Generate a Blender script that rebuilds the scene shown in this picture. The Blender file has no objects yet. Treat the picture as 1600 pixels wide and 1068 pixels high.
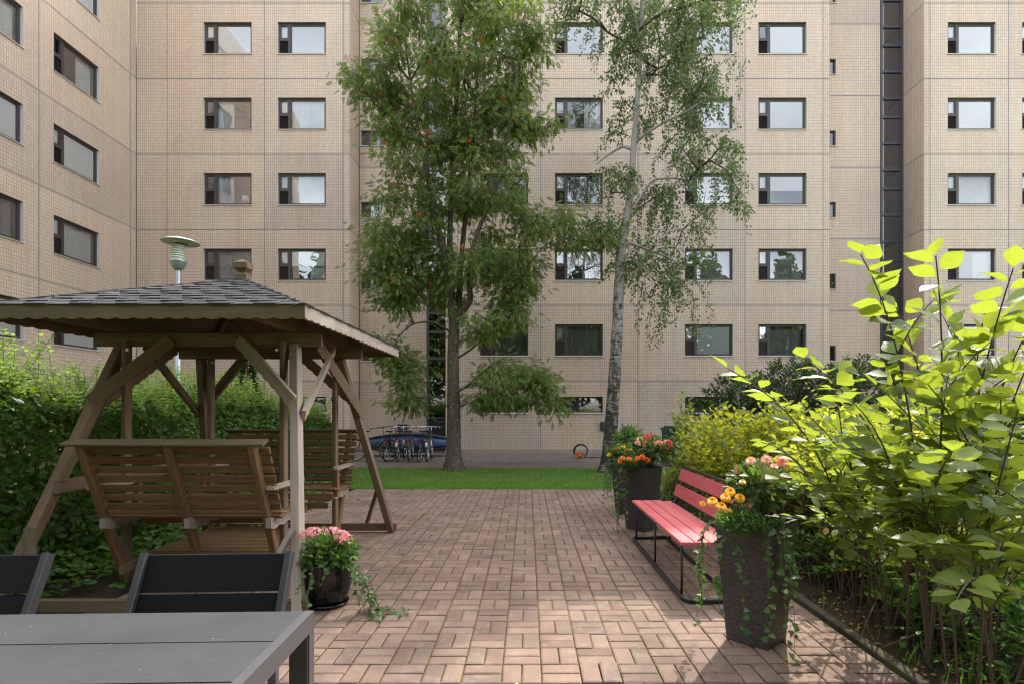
import bpy, math, random
import numpy as np
from mathutils import Vector, Matrix, noise

# ------------------------------------------------------------------ camera, sky, sun, exposure
sc = bpy.context.scene
COL = sc.collection
EYE = 1.55          # eye height
FOC = 860.0         # focal length in pixels of a 1600 px wide picture
CX, CY = 824.0, 640.0
cam_d = bpy.data.cameras.new("camera")
cam = bpy.data.objects.new("camera", cam_d)
COL.objects.link(cam)
cam.location = (0, 0, EYE)
cam.rotation_euler = (math.radians(90), 0, 0)
cam_d.sensor_width = 36.0
cam_d.lens = FOC / 1600 * 36.0
cam_d.shift_x = -(CX - 800) / 1600
cam_d.shift_y = (CY - 534) / 1600
cam_d.clip_start = 0.05
cam_d.clip_end = 2000
sc.camera = cam

SUN_AZ, SUN_EL = math.radians(29), math.radians(48)
world = bpy.data.worlds.new("World")
sc.world = world
world.use_nodes = True
wn, wl = world.node_tree.nodes, world.node_tree.links
wn.clear()
w_out = wn.new("ShaderNodeOutputWorld")
w_bg = wn.new("ShaderNodeBackground")
w_sky = wn.new("ShaderNodeTexSky")
w_sky.sky_type = 'NISHITA'
w_sky.sun_disc = False
w_sky.sun_elevation = SUN_EL
w_sky.sun_rotation = SUN_AZ
w_sky.dust_density = 2.5
w_sky.ozone_density = 1.0
w_hs = wn.new("ShaderNodeHueSaturation")          # thin high cloud whitens the blue
w_hs.inputs["Saturation"].default_value = 0.38
w_bg.inputs[1].default_value = 0.15
wl.new(w_sky.outputs[0], w_hs.inputs["Color"])
w_tc = wn.new("ShaderNodeTexCoord")               # broken bright cloud over the whole sky
w_mp = wn.new("ShaderNodeMapping"); w_mp.inputs["Scale"].default_value = (1.3, 1.3, 3.2)
w_no = wn.new("ShaderNodeTexNoise"); w_no.inputs["Scale"].default_value = 1.6; w_no.inputs["Detail"].default_value = 6; w_no.inputs["Roughness"].default_value = .55
w_rp = wn.new("ShaderNodeValToRGB")
w_rp.color_ramp.elements[0].position = .36; w_rp.color_ramp.elements[0].color = (1.25, 1.25, 1.25, 1)
w_rp.color_ramp.elements[1].position = .62; w_rp.color_ramp.elements[1].color = (2.9, 2.75, 2.6, 1)
w_mx = wn.new("ShaderNodeMix"); w_mx.data_type = 'RGBA'; w_mx.blend_type = 'MULTIPLY'; w_mx.inputs[0].default_value = 1.0
wl.new(w_tc.outputs["Generated"], w_mp.inputs[0]); wl.new(w_mp.outputs[0], w_no.inputs["Vector"]); wl.new(w_no.outputs[0], w_rp.inputs[0])
wl.new(w_hs.outputs[0], w_mx.inputs[6]); wl.new(w_rp.outputs[0], w_mx.inputs[7])
wl.new(w_mx.outputs[2], w_bg.inputs[0])
wl.new(w_bg.outputs[0], w_out.inputs[0])

sun_d = bpy.data.lights.new("sun", 'SUN')
sun_d.energy = 2.3
sun_d.angle = math.radians(0.53)
sun_d.color = (1.0, 0.93, 0.82)
sun = bpy.data.objects.new("sun", sun_d)
COL.objects.link(sun)
sdir = Vector((math.sin(SUN_AZ) * math.cos(SUN_EL), math.cos(SUN_AZ) * math.cos(SUN_EL), math.sin(SUN_EL)))
sun.rotation_euler = (-sdir).to_track_quat('-Z', 'Y').to_euler()
sun.location = (20, 30, 40)

vs = sc.view_settings
vs.view_transform = 'Standard'
vs.look = 'None'
vs.gamma = 1.0
vs.use_curve_mapping = False
vs.exposure = 1.60
sc.render.engine = 'CYCLES'
sc.cycles.use_denoising = True
sc.cycles.denoiser = 'OPENIMAGEDENOISE'
sc.cycles.denoising_input_passes = 'RGB_ALBEDO_NORMAL'
sc.cycles.denoising_prefilter = 'NONE'
sc.cycles.use_adaptive_sampling = False
sc.cycles.filter_width = 1.25
sc.cycles.max_bounces = 7
sc.cycles.diffuse_bounces = 4
sc.cycles.glossy_bounces = 3
sc.cycles.transmission_bounces = 4
sc.cycles.transparent_max_bounces = 8
sc.cycles.caustics_reflective = False
sc.cycles.caustics_refractive = False
sc.cycles.sample_clamp_indirect = 6.0

R = random.Random(7)
NR = np.random.default_rng(11)
PI = math.pi


def W(px, py, Y):
    """world point that lies at depth Y behind a spot measured on the photograph"""
    return Vector(((px - CX) * Y / FOC, Y, EYE + (CY - py) * Y / FOC))


# ------------------------------------------------------------------ object helpers
def tag(o, label=None, cat=None, group=None, kind=None):
    if label: o['label'] = label
    if cat: o['category'] = cat
    if group: o['group'] = group
    if kind: o['kind'] = kind
    return o


def empty(name, loc=(0, 0, 0), rz=0.0, **k):
    o = bpy.data.objects.new(name, None)
    o.empty_display_size = 0.2
    COL.objects.link(o)
    o.location = loc
    o.rotation_euler = (0, 0, rz)
    return tag(o, **k)


def link_mesh(name, me, mat=None, parent=None, loc=None, **k):
    if mat is not None:
        for m in (mat if isinstance(mat, (list, tuple)) else [mat]):
            me.materials.append(m)
    o = bpy.data.objects.new(name, me)
    COL.objects.link(o)
    if parent is not None: o.parent = parent
    if loc is not None: o.location = loc
    return tag(o, **k)


def copy_tree(o, parent=None):
    c = o.copy()
    COL.objects.link(c)
    c.parent = parent
    for ch in list(o.children):
        copy_tree(ch, c)
    return c


class MB:
    """collects vertices and faces for ONE mesh object"""
    def __init__(s):
        s.v, s.f, s.m, s.sm = [], [], [], []

    def add(s, vs_, fs, mi=0, smooth=False):
        b = len(s.v)
        s.v.extend([tuple(p) for p in vs_])
        for f in fs:
            s.f.append(tuple(b + i for i in f))
            s.m.append(mi); s.sm.append(smooth)

    def box(s, x0, x1, y0, y1, z0, z1, mi=0):
        v = [(x0, y0, z0), (x1, y0, z0), (x1, y1, z0), (x0, y1, z0), (x0, y0, z1), (x1, y0, z1), (x1, y1, z1), (x0, y1, z1)]
        s.add(v, [(0, 3, 2, 1), (4, 5, 6, 7), (0, 1, 5, 4), (1, 2, 6, 5), (2, 3, 7, 6), (3, 0, 4, 7)], mi)

    def quad(s, a, b, c, d, mi=0):
        s.add([a, b, c, d], [(0, 1, 2, 3)], mi)

    def tube(s, pts, rad, n=8, mi=0, cap=True, closed=False):
        pts = [Vector(p) for p in pts]
        if not hasattr(rad, '__len__'): rad = [rad] * len(pts)
        N = len(pts)
        prev = None
        rings = []
        for i, p in enumerate(pts):
            if closed:
                t = pts[(i + 1) % N] - pts[i - 1]
            else:
                t = pts[min(i + 1, N - 1)] - pts[max(i - 1, 0)]
            if t.length < 1e-9: t = Vector((0, 0, 1))
            t.normalize()
            if prev is None:
                a = Vector((0, 0, 1)) if abs(t.z) < 0.9 else Vector((1, 0, 0))
                u = t.cross(a).normalized()
            else:
                u = (prev - t * prev.dot(t))
                if u.length < 1e-6: u = t.cross(Vector((1, 0, 0)))
                u.normalize()
            prev = u
            w = t.cross(u)
            rings.append([p + (u * math.cos(2 * PI * k / n) + w * math.sin(2 * PI * k / n)) * rad[i] for k in range(n)])
        vv = [q for r in rings for q in r]
        ff = []
        last = N if closed else N - 1
        for i in range(last):
            j = (i + 1) % N
            for k in range(n):
                ff.append((i * n + k, i * n + (k + 1) % n, j * n + (k + 1) % n, j * n + k))
        s.add(vv, ff, mi, True)
        if cap and not closed:
            b = len(s.v) - len(vv)
            s.f.append(tuple(b + k for k in reversed(range(n)))); s.m.append(mi); s.sm.append(False)
            s.f.append(tuple(b + (N - 1) * n + k for k in range(n))); s.m.append(mi); s.sm.append(False)

    def lathe(s, prof, c=(0, 0, 0), n=24, mi=0, smooth=True):
        vv, ff = [], []
        for (r, z) in prof:
            for k in range(n):
                a = 2 * PI * k / n
                vv.append((c[0] + r * math.cos(a), c[1] + r * math.sin(a), c[2] + z))
        for i in range(len(prof) - 1):
            for k in range(n):
                ff.append((i * n + k, i * n + (k + 1) % n, (i + 1) * n + (k + 1) % n, (i + 1) * n + k))
        s.add(vv, ff, mi, smooth)

    def prism(s, poly, y0, y1, mi=0, axis='y'):
        """poly in (x,z) extruded along y (or (x,y) along z)"""
        n = len(poly)
        if axis == 'y':
            v = [(p[0], y0, p[1]) for p in poly] + [(p[0], y1, p[1]) for p in poly]
        elif axis == 'z':
            v = [(p[0], p[1], y0) for p in poly] + [(p[0], p[1], y1) for p in poly]
        else:
            v = [(y0, p[0], p[1]) for p in poly] + [(y1, p[0], p[1]) for p in poly]
        f = [tuple(range(n)), tuple(reversed(range(n, 2 * n)))]
        for i in range(n):
            j = (i + 1) % n
            f.append((i, i + n, j + n, j))
        s.add(v, f, mi)

    def mesh(s, name):
        me = bpy.data.meshes.new(name)
        me.from_pydata([tuple(p) for p in s.v], [], s.f)
        me.polygons.foreach_set('material_index', s.m)
        me.polygons.foreach_set('use_smooth', s.sm)
        me.update()
        return me

    def build(s, name, mat, parent=None, loc=None, **k):
        return link_mesh(name, s.mesh(name), mat, parent, loc, **k)


def cbox_mesh(L, w, h, c=0.006, name='board'):
    """board along +x, centred on y and z, chamfered along its length"""
    c = min(c, w * 0.3, h * 0.3)
    a, b = w / 2, h / 2
    sec = [(-a, -b + c), (-a + c, -b), (a - c, -b), (a, -b + c), (a, b - c), (a - c, b), (-a + c, b), (-a, b - c)]
    mb = MB()
    v = [(0, y, z) for y, z in sec] + [(L, y, z) for y, z in sec]
    f = [tuple(reversed(range(8))), tuple(range(8, 16))] + [(i, (i + 1) % 8, (i + 1) % 8 + 8, i + 8) for i in range(8)]
    mb.add(v, f)
    return mb.mesh(name)


def frame_mat(p0, p1, up=(0, 0, 1)):
    p0, p1, up = Vector(p0), Vector(p1), Vector(up)
    x = (p1 - p0).normalized()
    y = up.cross(x)
    if y.length < 1e-5: y = Vector((0, 1, 0)).cross(x)
    y.normalize()
    z = x.cross(y)
    M = Matrix((x, y, z)).transposed().to_4x4()
    M.translation = p0
    return M


def beam(name, p0, p1, w, h, mat, parent, up=(0, 0, 1), c=0.006, **k):
    L = (Vector(p1) - Vector(p0)).length
    me = cbox_mesh(L, w, h, c, name)
    o = link_mesh(name, me, mat, parent, **k)
    o.matrix_basis = frame_mat(p0, p1, up)
    return o


def wavy_board(name, p0, p1, t, h, mat, parent, up=(0, 0, 1), amp=0.012, wl_=0.11, both=False, **k):
    """board whose lower edge is cut in waves"""
    L = (Vector(p1) - Vector(p0)).length
    n = max(8, int(L / wl_ * 8))
    mb = MB()
    lo = []
    hi = []
    for i in range(n + 1):
        x = L * i / n
        s_ = abs(math.sin(PI * x / wl_)) * amp
        lo.append((x, -h / 2 - s_ + amp))
        hi.append((x, h / 2 + ((abs(math.sin(PI * x / wl_ + 0.7)) * amp - amp) if both else 0)))
    for i in range(n):
        (xa, za), (xb, zb) = lo[i], lo[i + 1]
        ta, tb = hi[i][1], hi[i + 1][1]
        v = [(xa, -t / 2, za), (xb, -t / 2, zb), (xb, -t / 2, tb), (xa, -t / 2, ta), (xa, t / 2, za), (xb, t / 2, zb), (xb, t / 2, tb), (xa, t / 2, ta)]
        f = [(0, 1, 2, 3), (5, 4, 7, 6), (1, 0, 4, 5), (3, 2, 6, 7)]
        if i == 0: f.append((0, 3, 7, 4))
        if i == n - 1: f.append((1, 5, 6, 2))
        mb.add(v, f)
    o = mb.build(name, mat, parent, **k)
    o.matrix_basis = frame_mat(p0, p1, up)
    return o


def unit(a):
    return a / np.maximum(np.linalg.norm(a, axis=1, keepdims=True), 1e-9)


def cloud_mesh(name, tv, tf, pos, dirs, nrm, scale, rnd=None, smooth=False, tm=None):
    """many copies of a small template (leaf, petal) joined in one mesh; x = leaf axis, z = leaf normal"""
    tv = np.asarray(tv, dtype=np.float64)
    pos = np.asarray(pos, dtype=np.float64)
    N = len(pos)
    x = unit(np.asarray(dirs, dtype=np.float64))
    z = np.asarray(nrm, dtype=np.float64)
    z = z - x * np.sum(x * z, axis=1, keepdims=True)
    z = unit(z + 1e-6)
    y = np.cross(z, x)
    sc_ = np.asarray(scale, dtype=np.float64)
    if sc_.ndim == 0: sc_ = np.full(N, float(sc_))
    F = np.stack([x, y, z], axis=1) * sc_[:, None, None]
    V = np.einsum('vi,nij->nvj', tv, F) + pos[:, None, :]
    nv = len(tv)
    lens = np.array([len(f) for f in tf])
    flat = np.concatenate([np.array(f) for f in tf])
    loops = (flat[None, :] + (np.arange(N) * nv)[:, None]).ravel()
    tot = np.tile(lens, N)
    start = np.concatenate([[0], np.cumsum(tot)[:-1]])
    me = bpy.data.meshes.new(name)
    me.vertices.add(N * nv)
    me.vertices.foreach_set('co', V.astype(np.float32).ravel())
    me.loops.add(len(loops))
    me.loops.foreach_set('vertex_index', loops.astype(np.int32))
    me.polygons.add(len(tot))
    me.polygons.foreach_set('loop_start', start.astype(np.int32))
    me.polygons.foreach_set('loop_total', tot.astype(np.int32))
    if tm is not None:
        me.polygons.foreach_set('material_index', np.tile(np.array(tm), N).astype(np.int32))
    if smooth:
        me.polygons.foreach_set('use_smooth', np.ones(len(tot), dtype=bool))
    me.update(calc_edges=True)
    if rnd is None: rnd = NR.random(N)
    at = me.attributes.new('rnd', 'FLOAT', 'FACE')
    at.data.foreach_set('value', np.repeat(np.asarray(rnd, dtype=np.float32), len(tf)))
    if nv >= 30:
        a2 = me.attributes.new('lv', 'FLOAT_VECTOR', 'POINT')
        a2.data.foreach_set('vector', np.tile(tv.astype(np.float32), (N, 1)).ravel())
    return me


def cloud(name, tv, tf, pos, dirs, nrm, scale, mat, parent=None, rnd=None, smooth=False, tm=None, **k):
    me = cloud_mesh(name, tv, tf, pos, dirs, nrm, scale, rnd, smooth, tm)
    return link_mesh(name, me, mat, parent, **k)


# leaf templates (length 1 along x)
LEAF4 = ([(0, 0, 0), (.45, .27, .06), (1, 0, -.04), (.45, -.27, .06)], [(0, 2, 1), (0, 3, 2)])
LEAF6 = ([(0, 0, 0), (.28, .24, .05), (.68, .25, .04), (1, 0, -.10), (.68, -.25, .04), (.28, -.24, .05), (.5, 0, -.02)],
         [(0, 6, 2, 1), (6, 3, 2), (0, 5, 4, 6), (6, 4, 3)])
LONG6 = ([(0, 0, 0), (.3, .13, .03), (.7, .13, .02), (1, 0, -.12), (.7, -.13, .02), (.3, -.13, .03)],
         [(0, 3, 2, 1), (0, 5, 4, 3)])


def big_leaf(rows=7, width=.27, droop=.10, fold=.06, wav=.02, seed=0):
    r = random.Random(seed)
    v, f = [], []
    prof = [0.02, .55, .88, 1.0, .93, .66, .30, 0.0] if rows == 7 else [max(0.0, math.sin(PI * (i / rows) ** .85)) for i in range(rows + 1)]
    for i in range(rows + 1):
        t = i / rows
        wd = prof[i] * width
        zc = -droop * t * t
        wv = [r.uniform(-wav, wav) for _ in range(5)]
        for k, a in enumerate((-1, -.5, 0, .5, 1)):
            v.append((t, a * wd, zc + abs(a) * fold * (prof[i]) * 1.2 + wv[k] * abs(a)))
    for i in range(rows):
        for k in range(4):
            a = i * 5 + k
            f.append((a, a + 5, a + 6, a + 1))
    # petiole
    b = len(v)
    v += [(-.16, 0.006, .02), (-.16, -.006, .02), (0.02, -.008, 0), (0.02, .008, 0)]
    f.append((b, b + 1, b + 2, b + 3))
    return v, f


def pinnate(pairs=5):
    v, f = [], []
    for i in range(pairs):
        t = .22 + .62 * i / (pairs - 1)
        for s_ in (1, -1):
            L = .27 * (1 - abs(t - .5) * .5)
            b = len(v)
            ax = (math.cos(1.05) * L, s_ * math.sin(1.05) * L)
            px_, py_ = -ax[1] * .34, ax[0] * .34
            m = (t + ax[0] * .5, ax[1] * .5)
            dz = -.10 * t
            v += [(t, 0, dz), (m[0] + px_, m[1] + py_, dz - .03), (t + ax[0], ax[1], dz - .09), (m[0] - px_, m[1] - py_, dz - .03)]
            f.append((b, b + 1, b + 2, b + 3))
    b = len(v)
    v += [(.84, 0, -.09), (.95, .05, -.12), (1.12, 0, -.17), (.95, -.05, -.12)]
    f.append((b, b + 1, b + 2, b + 3))
    return v, f


def ivy_leaf():
    pts = [(0, 0), (-.08, .3), (.18, .52), (.34, .30), (.62, .38), (.66, .16), (1, 0), (.66, -.16), (.62, -.38), (.34, -.30), (.18, -.52), (-.08, -.3)]
    v = [(.35, 0, .0)] + [(x, y, .07 * abs(y) * 2 - .05 * x) for x, y in pts]
    f = [(0, i, i + 1) for i in range(1, 12)] + [(0, 12, 1)]
    return v, f


# ------------------------------------------------------------------ materials
def mk(name):
    m = bpy.data.materials.new(name)
    m.use_nodes = True
    nt = m.node_tree
    b = nt.nodes["Principled BSDF"]
    return m, nt, b


def nd(nt, t, **k):
    n = nt.nodes.new(t)
    for a, v in k.items():
        if isinstance(v, tuple) and a.startswith('i_'):
            n.inputs[int(a[2:])].default_value = v
        elif a.startswith('i_'):
            n.inputs[int(a[2:])].default_value = v
        else:
            setattr(n, a, v)
    return n


def ramp(nt, fac, stops):
    r = nt.nodes.new("ShaderNodeValToRGB")
    els = r.color_ramp.elements
    while len(els) < len(stops): els.new(0.5)
    for e, (p, c) in zip(els, stops):
        e.position = p
        e.color = (c[0], c[1], c[2], 1) if len(c) == 3 else c
    nt.links.new(fac, r.inputs[0])
    return r.outputs[0]


def tex_noise(nt, scale, detail=4, rough=.55, vec=None, dist=0.0):
    n = nt.nodes.new("ShaderNodeTexNoise")
    n.inputs["Scale"].default_value = scale
    n.inputs["Detail"].default_value = detail
    n.inputs["Roughness"].default_value = rough
    n.inputs["Distortion"].default_value = dist
    if vec is not None: nt.links.new(vec, n.inputs["Vector"])
    return n


def mix(nt, fac, a, b, mode='MIX'):
    n = nt.nodes.new("ShaderNodeMix")
    n.data_type = 'RGBA'
    n.blend_type = mode
    for sock, v in ((n.inputs[0], fac), (n.inputs[6], a), (n.inputs[7], b)):
        if isinstance(v, (int, float)): sock.default_value = v
        elif isinstance(v, (tuple, list)): sock.default_value = (v[0], v[1], v[2], 1)
        else: nt.links.new(v, sock)
    return n.outputs[2]


def mathn(nt, op, a, b=None, clamp=False):
    n = nt.nodes.new("ShaderNodeMath")
    n.operation = op
    n.use_clamp = clamp
    for i, v in enumerate((a, b)):
        if v is None: continue
        if isinstance(v, (int, float)): n.inputs[i].default_value = v
        else: nt.links.new(v, n.inputs[i])
    return n.outputs[0]


def bump(nt, b, h, strength=.4, dist=.01):
    n = nt.nodes.new("ShaderNodeBump")
    n.inputs["Strength"].default_value = strength
    n.inputs["Distance"].default_value = dist
    nt.links.new(h, n.inputs["Height"])
    nt.links.new(n.outputs[0], b.inputs["Normal"])
    return n


def mapping(nt, src, scale=(1, 1, 1), loc=(0, 0, 0), rot=(0, 0, 0)):
    m = nt.nodes.new("ShaderNodeMapping")
    m.inputs["Scale"].default_value = scale
    m.inputs["Location"].default_value = loc
    m.inputs["Rotation"].default_value = rot
    nt.links.new(src, m.inputs[0])
    return m.outputs[0]


def coord(nt, which="Object"):
    return nt.nodes.new("ShaderNodeTexCoord").outputs[which]


def objrand(nt):
    return nt.nodes.new("ShaderNodeObjectInfo").outputs["Random"]


def m_plain(name, col, rough=.5, metal=0.0, nscale=8.0, var=.12, bmp=0.0, spec=.5):
    m, nt, b = mk(name)
    n = tex_noise(nt, nscale, 5, .6, coord(nt))
    c1 = tuple(max(0, x * (1 - var)) for x in col)
    c2 = tuple(min(1, x * (1 + var)) for x in col)
    nt.links.new(mix(nt, n.outputs[0], c1, c2), b.inputs["Base Color"])
    b.inputs["Roughness"].default_value = rough
    b.inputs["Metallic"].default_value = metal
    b.inputs["Specular IOR Level"].default_value = spec
    if bmp: bump(nt, b, n.outputs[0], bmp, .005)
    return m


def m_leaf(name, ca, cb, trans=(.5, .7, .08), tw=.45, rough=.45, cc=None, spec=.35, veins=False):
    """two-sided leaf: reflects and lets light through; each leaf has its own tint"""
    m, nt, b = mk(name)
    a = nt.nodes.new("ShaderNodeAttribute"); a.attribute_name = 'rnd'
    stops = [(0, ca), (.75, cb)] + ([(1.0, cc)] if cc else [])
    c = ramp(nt, a.outputs["Fac"], stops)
    geo = nt.nodes.new("ShaderNodeNewGeometry")
    n = tex_noise(nt, 1.2, 2, .5, coord(nt))
    c = mix(nt, mathn(nt, 'MULTIPLY', n.outputs[0], .5), c, mix(nt, .5, c, (ca[0] * .6, ca[1] * .6, ca[2] * .6)))
    tc = mix(nt, .65, c, trans)
    if veins:      # midrib and side veins from the leaf's own coordinates
        lv = nt.nodes.new("ShaderNodeAttribute"); lv.attribute_name = 'lv'
        sp = nt.nodes.new("ShaderNodeSeparateXYZ"); nt.links.new(lv.outputs["Vector"], sp.inputs[0])
        ay = mathn(nt, 'ABSOLUTE', sp.outputs[1])
        rib = mathn(nt, 'LESS_THAN', ay, .012)
        ph = mathn(nt, 'FRACT', mathn(nt, 'MULTIPLY', mathn(nt, 'SUBTRACT', sp.outputs[0], mathn(nt, 'MULTIPLY', ay, .8)), 9.0))
        side = mathn(nt, 'LESS_THAN', ph, .10)
        vf = mathn(nt, 'MAXIMUM', rib, mathn(nt, 'MULTIPLY', side, .55))
        blot = tex_noise(nt, 5.0, 4, .65, lv.outputs["Vector"])
        spot = tex_noise(nt, 60.0, 2, .5, coord(nt))
        c = mix(nt, .5, c, ramp(nt, blot.outputs[0], [(.3, (.6, .65, .6)), (.7, (1.25, 1.2, 1.1))]), 'MULTIPLY')
        c = mix(nt, mathn(nt, 'MULTIPLY', vf, .5), c, (.20, .27, .08))
        tc = mix(nt, .5, tc, ramp(nt, blot.outputs[0], [(.3, (.70, .78, .7)), (.7, (1.1, 1.05, 1.0))]), 'MULTIPLY')
        tc = mix(nt, mathn(nt, 'MULTIPLY', vf, .5), tc, (.22, .30, .03))
        brown = ramp(nt, spot.outputs[0], [(.74, (0, 0, 0)), (.78, (1, 1, 1))])
        c = mix(nt, brown, c, (.10, .05, .02)); tc = mix(nt, brown, tc, (.12, .06, .01))
        bp = nt.nodes.new("ShaderNodeBump"); bp.inputs["Strength"].default_value = .5; bp.inputs["Distance"].default_value = .01
        nt.links.new(mathn(nt, 'SUBTRACT', 1.0, vf), bp.inputs["Height"]); nt.links.new(bp.outputs[0], b.inputs["Normal"])
    nt.links.new(c, b.inputs["Base Color"])
    b.inputs["Roughness"].default_value = rough
    b.inputs["Specular IOR Level"].default_value = spec
    t = nt.nodes.new("ShaderNodeBsdfTranslucent")
    nt.links.new(tc, t.inputs[0])
    ms = nt.nodes.new("ShaderNodeMixShader")
    ms.inputs[0].default_value = tw
    nt.links.new(b.outputs[0], ms.inputs[1])
    nt.links.new(t.outputs[0], ms.inputs[2])
    nt.links.new(ms.outputs[0], nt.nodes["Material Output"].inputs[0])
    return m


M = {}


def facade_mat():
    m, nt, b = mk("facade_tile")
    co = coord(nt)
    sep = nt.nodes.new("ShaderNodeSeparateXYZ"); nt.links.new(co, sep.inputs[0])
    cmb = nt.nodes.new("ShaderNodeCombineXYZ")
    nt.links.new(mathn(nt, 'ADD', sep.outputs[0], 60.0), cmb.inputs[0])
    nt.links.new(mathn(nt, 'ADD', sep.outputs[2], .1065 * 2), cmb.inputs[1])
    br = nt.nodes.new("ShaderNodeTexBrick")
    br.offset = 0.0; br.squash = 1.0
    br.inputs["Scale"].default_value = 1.0
    br.inputs["Brick Width"].default_value = .0757
    br.inputs["Row Height"].default_value = 2.77 / 26
    br.inputs["Mortar Size"].default_value = .0062
    br.inputs["Mortar Smooth"].default_value = .2
    br.inputs["Bias"].default_value = -.1
    br.inputs["Color1"].default_value = (.665, .54, .425, 1)
    br.inputs["Color2"].default_value = (.60, .48, .37, 1)
    br.inputs["Mortar"].default_value = (.31, .26, .215, 1)
    nt.links.new(cmb.outputs[0], br.inputs["Vector"])
    n = tex_noise(nt, .45, 3, .6, co)
    n2 = tex_noise(nt, 7.0, 3, .6, co)
    n4 = tex_noise(nt, 1.0, 5, .65, mapping(nt, co, (4.0, 1.0, .22)))
    r = objrand(nt)
    c = mix(nt, .75, br.outputs["Color"], ramp(nt, n.outputs[0], [(.3, (.84, .83, .84)), (.7, (1.0, 1.0, 1.0))]), 'MULTIPLY')
    c = mix(nt, .5, c, ramp(nt, n2.outputs[0], [(.35, (.86, .84, .84)), (.65, (1.0, 1.0, 1.0))]), 'MULTIPLY')
    c = mix(nt, .8, c, ramp(nt, n4.outputs[0], [(.36, (.92, .91, .90)), (.56, (1.0, 1.0, 1.0))]), 'MULTIPLY')
    c = mix(nt, 1.0, c, ramp(nt, r, [(0, (.86, .86, .87)), (.5, (.98, .95, .93)), (1, (1.0, 1.0, .97))]), 'MULTIPLY')
    nt.links.new(c, b.inputs["Base Color"])
    b.inputs["Roughness"].default_value = .42
    b.inputs["Specular IOR Level"].default_value = .35
    bump(nt, b, mathn(nt, 'SUBTRACT', 1.0, br.outputs["Fac"]), .35, .004)
    return m


def glass_mat(name, base, tint=(.95, .97, .97)):
    m, nt, b = mk(name)
    nt.nodes.remove(b)
    tr = nt.nodes.new("ShaderNodeBsdfTransparent"); tr.inputs[0].default_value = (*tint, 1)
    gl = nt.nodes.new("ShaderNodeBsdfGlossy"); gl.inputs["Roughness"].default_value = .0
    gl.inputs["Color"].default_value = (.96, .98, 1, 1)
    fr = nt.nodes.new("ShaderNodeFresnel"); fr.inputs[0].default_value = 1.5
    n = tex_noise(nt, 1.6, 1, .4, coord(nt))
    bp = nt.nodes.new("ShaderNodeBump"); bp.inputs["Strength"].default_value = .12; bp.inputs["Distance"].default_value = .02
    nt.links.new(n.outputs[0], bp.inputs["Height"]); nt.links.new(bp.outputs[0], gl.inputs["Normal"])
    ms = nt.nodes.new("ShaderNodeMixShader")
    nt.links.new(mathn(nt, 'ADD', mathn(nt, 'MULTIPLY', fr.outputs[0], 1.3), base, True), ms.inputs[0])
    nt.links.new(tr.outputs[0], ms.inputs[1]); nt.links.new(gl.outputs[0], ms.inputs[2])
    nt.links.new(ms.outputs[0], nt.nodes["Material Output"].inputs[0])
    return m


def wood_mat(name, ca, cb, cg, grey=.5, scale=1.0, rough=.75):
    """sawn weathered board, grain along local x, own tint per board"""
    m, nt, b = mk(name)
    co = coord(nt)
    r = objrand(nt)
    off = nt.nodes.new("ShaderNodeVectorMath"); off.operation = 'ADD'
    cb_ = nt.nodes.new("ShaderNodeCombineXYZ")
    nt.links.new(mathn(nt, 'MULTIPLY', r, 37.0), cb_.inputs[0]); nt.links.new(mathn(nt, 'MULTIPLY', r, 11.0), cb_.inputs[2])
    nt.links.new(co, off.inputs[0]); nt.links.new(cb_.outputs[0], off.inputs[1])
    v = off.outputs[0]
    g1 = tex_noise(nt, 1.0, 6, .65, mapping(nt, v, (2.2 * scale, 42 * scale, 42 * scale)), .6)
    g2 = tex_noise(nt, 1.0, 4, .6, mapping(nt, v, (.9 * scale, 9 * scale, 9 * scale)), 1.5)
    c = ramp(nt, g1.outputs[0], [(.30, ca), (.62, cb)])
    c = mix(nt, mathn(nt, 'MULTIPLY', g2.outputs[0], grey * 1.3, True), c, cg)
    vo = nt.nodes.new("ShaderNodeTexVoronoi"); vo.inputs["Scale"].default_value = 1.0
    nt.links.new(mapping(nt, v, (2.3, 7.0, 7.0)), vo.inputs["Vector"])
    knot = ramp(nt, vo.outputs["Distance"], [(.035, (1, 1, 1)), (.10, (0, 0, 0))])
    c = mix(nt, mathn(nt, 'MULTIPLY', knot, .75), c, tuple(x * .32 for x in ca))
    c = mix(nt, .8, c, ramp(nt, r, [(0, (.78, .78, .80)), (.5, (1, 1, 1)), (1, (.9, .86, .8))]), 'MULTIPLY')
    nt.links.new(c, b.inputs["Base Color"])
    b.inputs["Roughness"].default_value = rough
    b.inputs["Specular IOR Level"].default_value = .25
    bump(nt, b, g1.outputs[0], .5, .003)
    return m


M['facade'] = facade_mat()
M['seal'] = m_plain("joint_sealant", (.215, .205, .21), .8)
M['core'] = m_plain("concrete_edge", (.36, .31, .26), .9)
M['plinth'] = m_plain("plinth_concrete", (.30, .26, .22), .9, bmp=.2)
M['frame'] = m_plain("brown_window_frame", (.045, .034, .030), .45, nscale=20)
M['louver'] = m_plain("brown_louver", (.035, .027, .025), .5)
M['flash'] = m_plain("white_flashing", (.62, .62, .62), .45, metal=.3)
M['sillm'] = m_plain("sill_metal", (.50, .48, .45), .45, metal=.2)
M['slate'] = m_plain("dark_slate_frame", (.045, .050, .060), .4)
M['glass'] = glass_mat("window_glass", .115)
M['glass_d'] = glass_mat("stair_glass", .10, (.35, .37, .37))
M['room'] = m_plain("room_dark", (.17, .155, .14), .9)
M['blind'] = m_plain("white_blind", (.84, .85, .86), .8, var=.04)
M['curtain'] = m_plain("grey_curtain", (.55, .55, .54), .85, var=.1)
M['curtain_d'] = m_plain("dim_curtain", (.22, .22, .22), .9)
M['wood'] = wood_mat("weathered_pine", (.090, .055, .031), (.195, .125, .072), (.17, .135, .098), .45)
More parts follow.
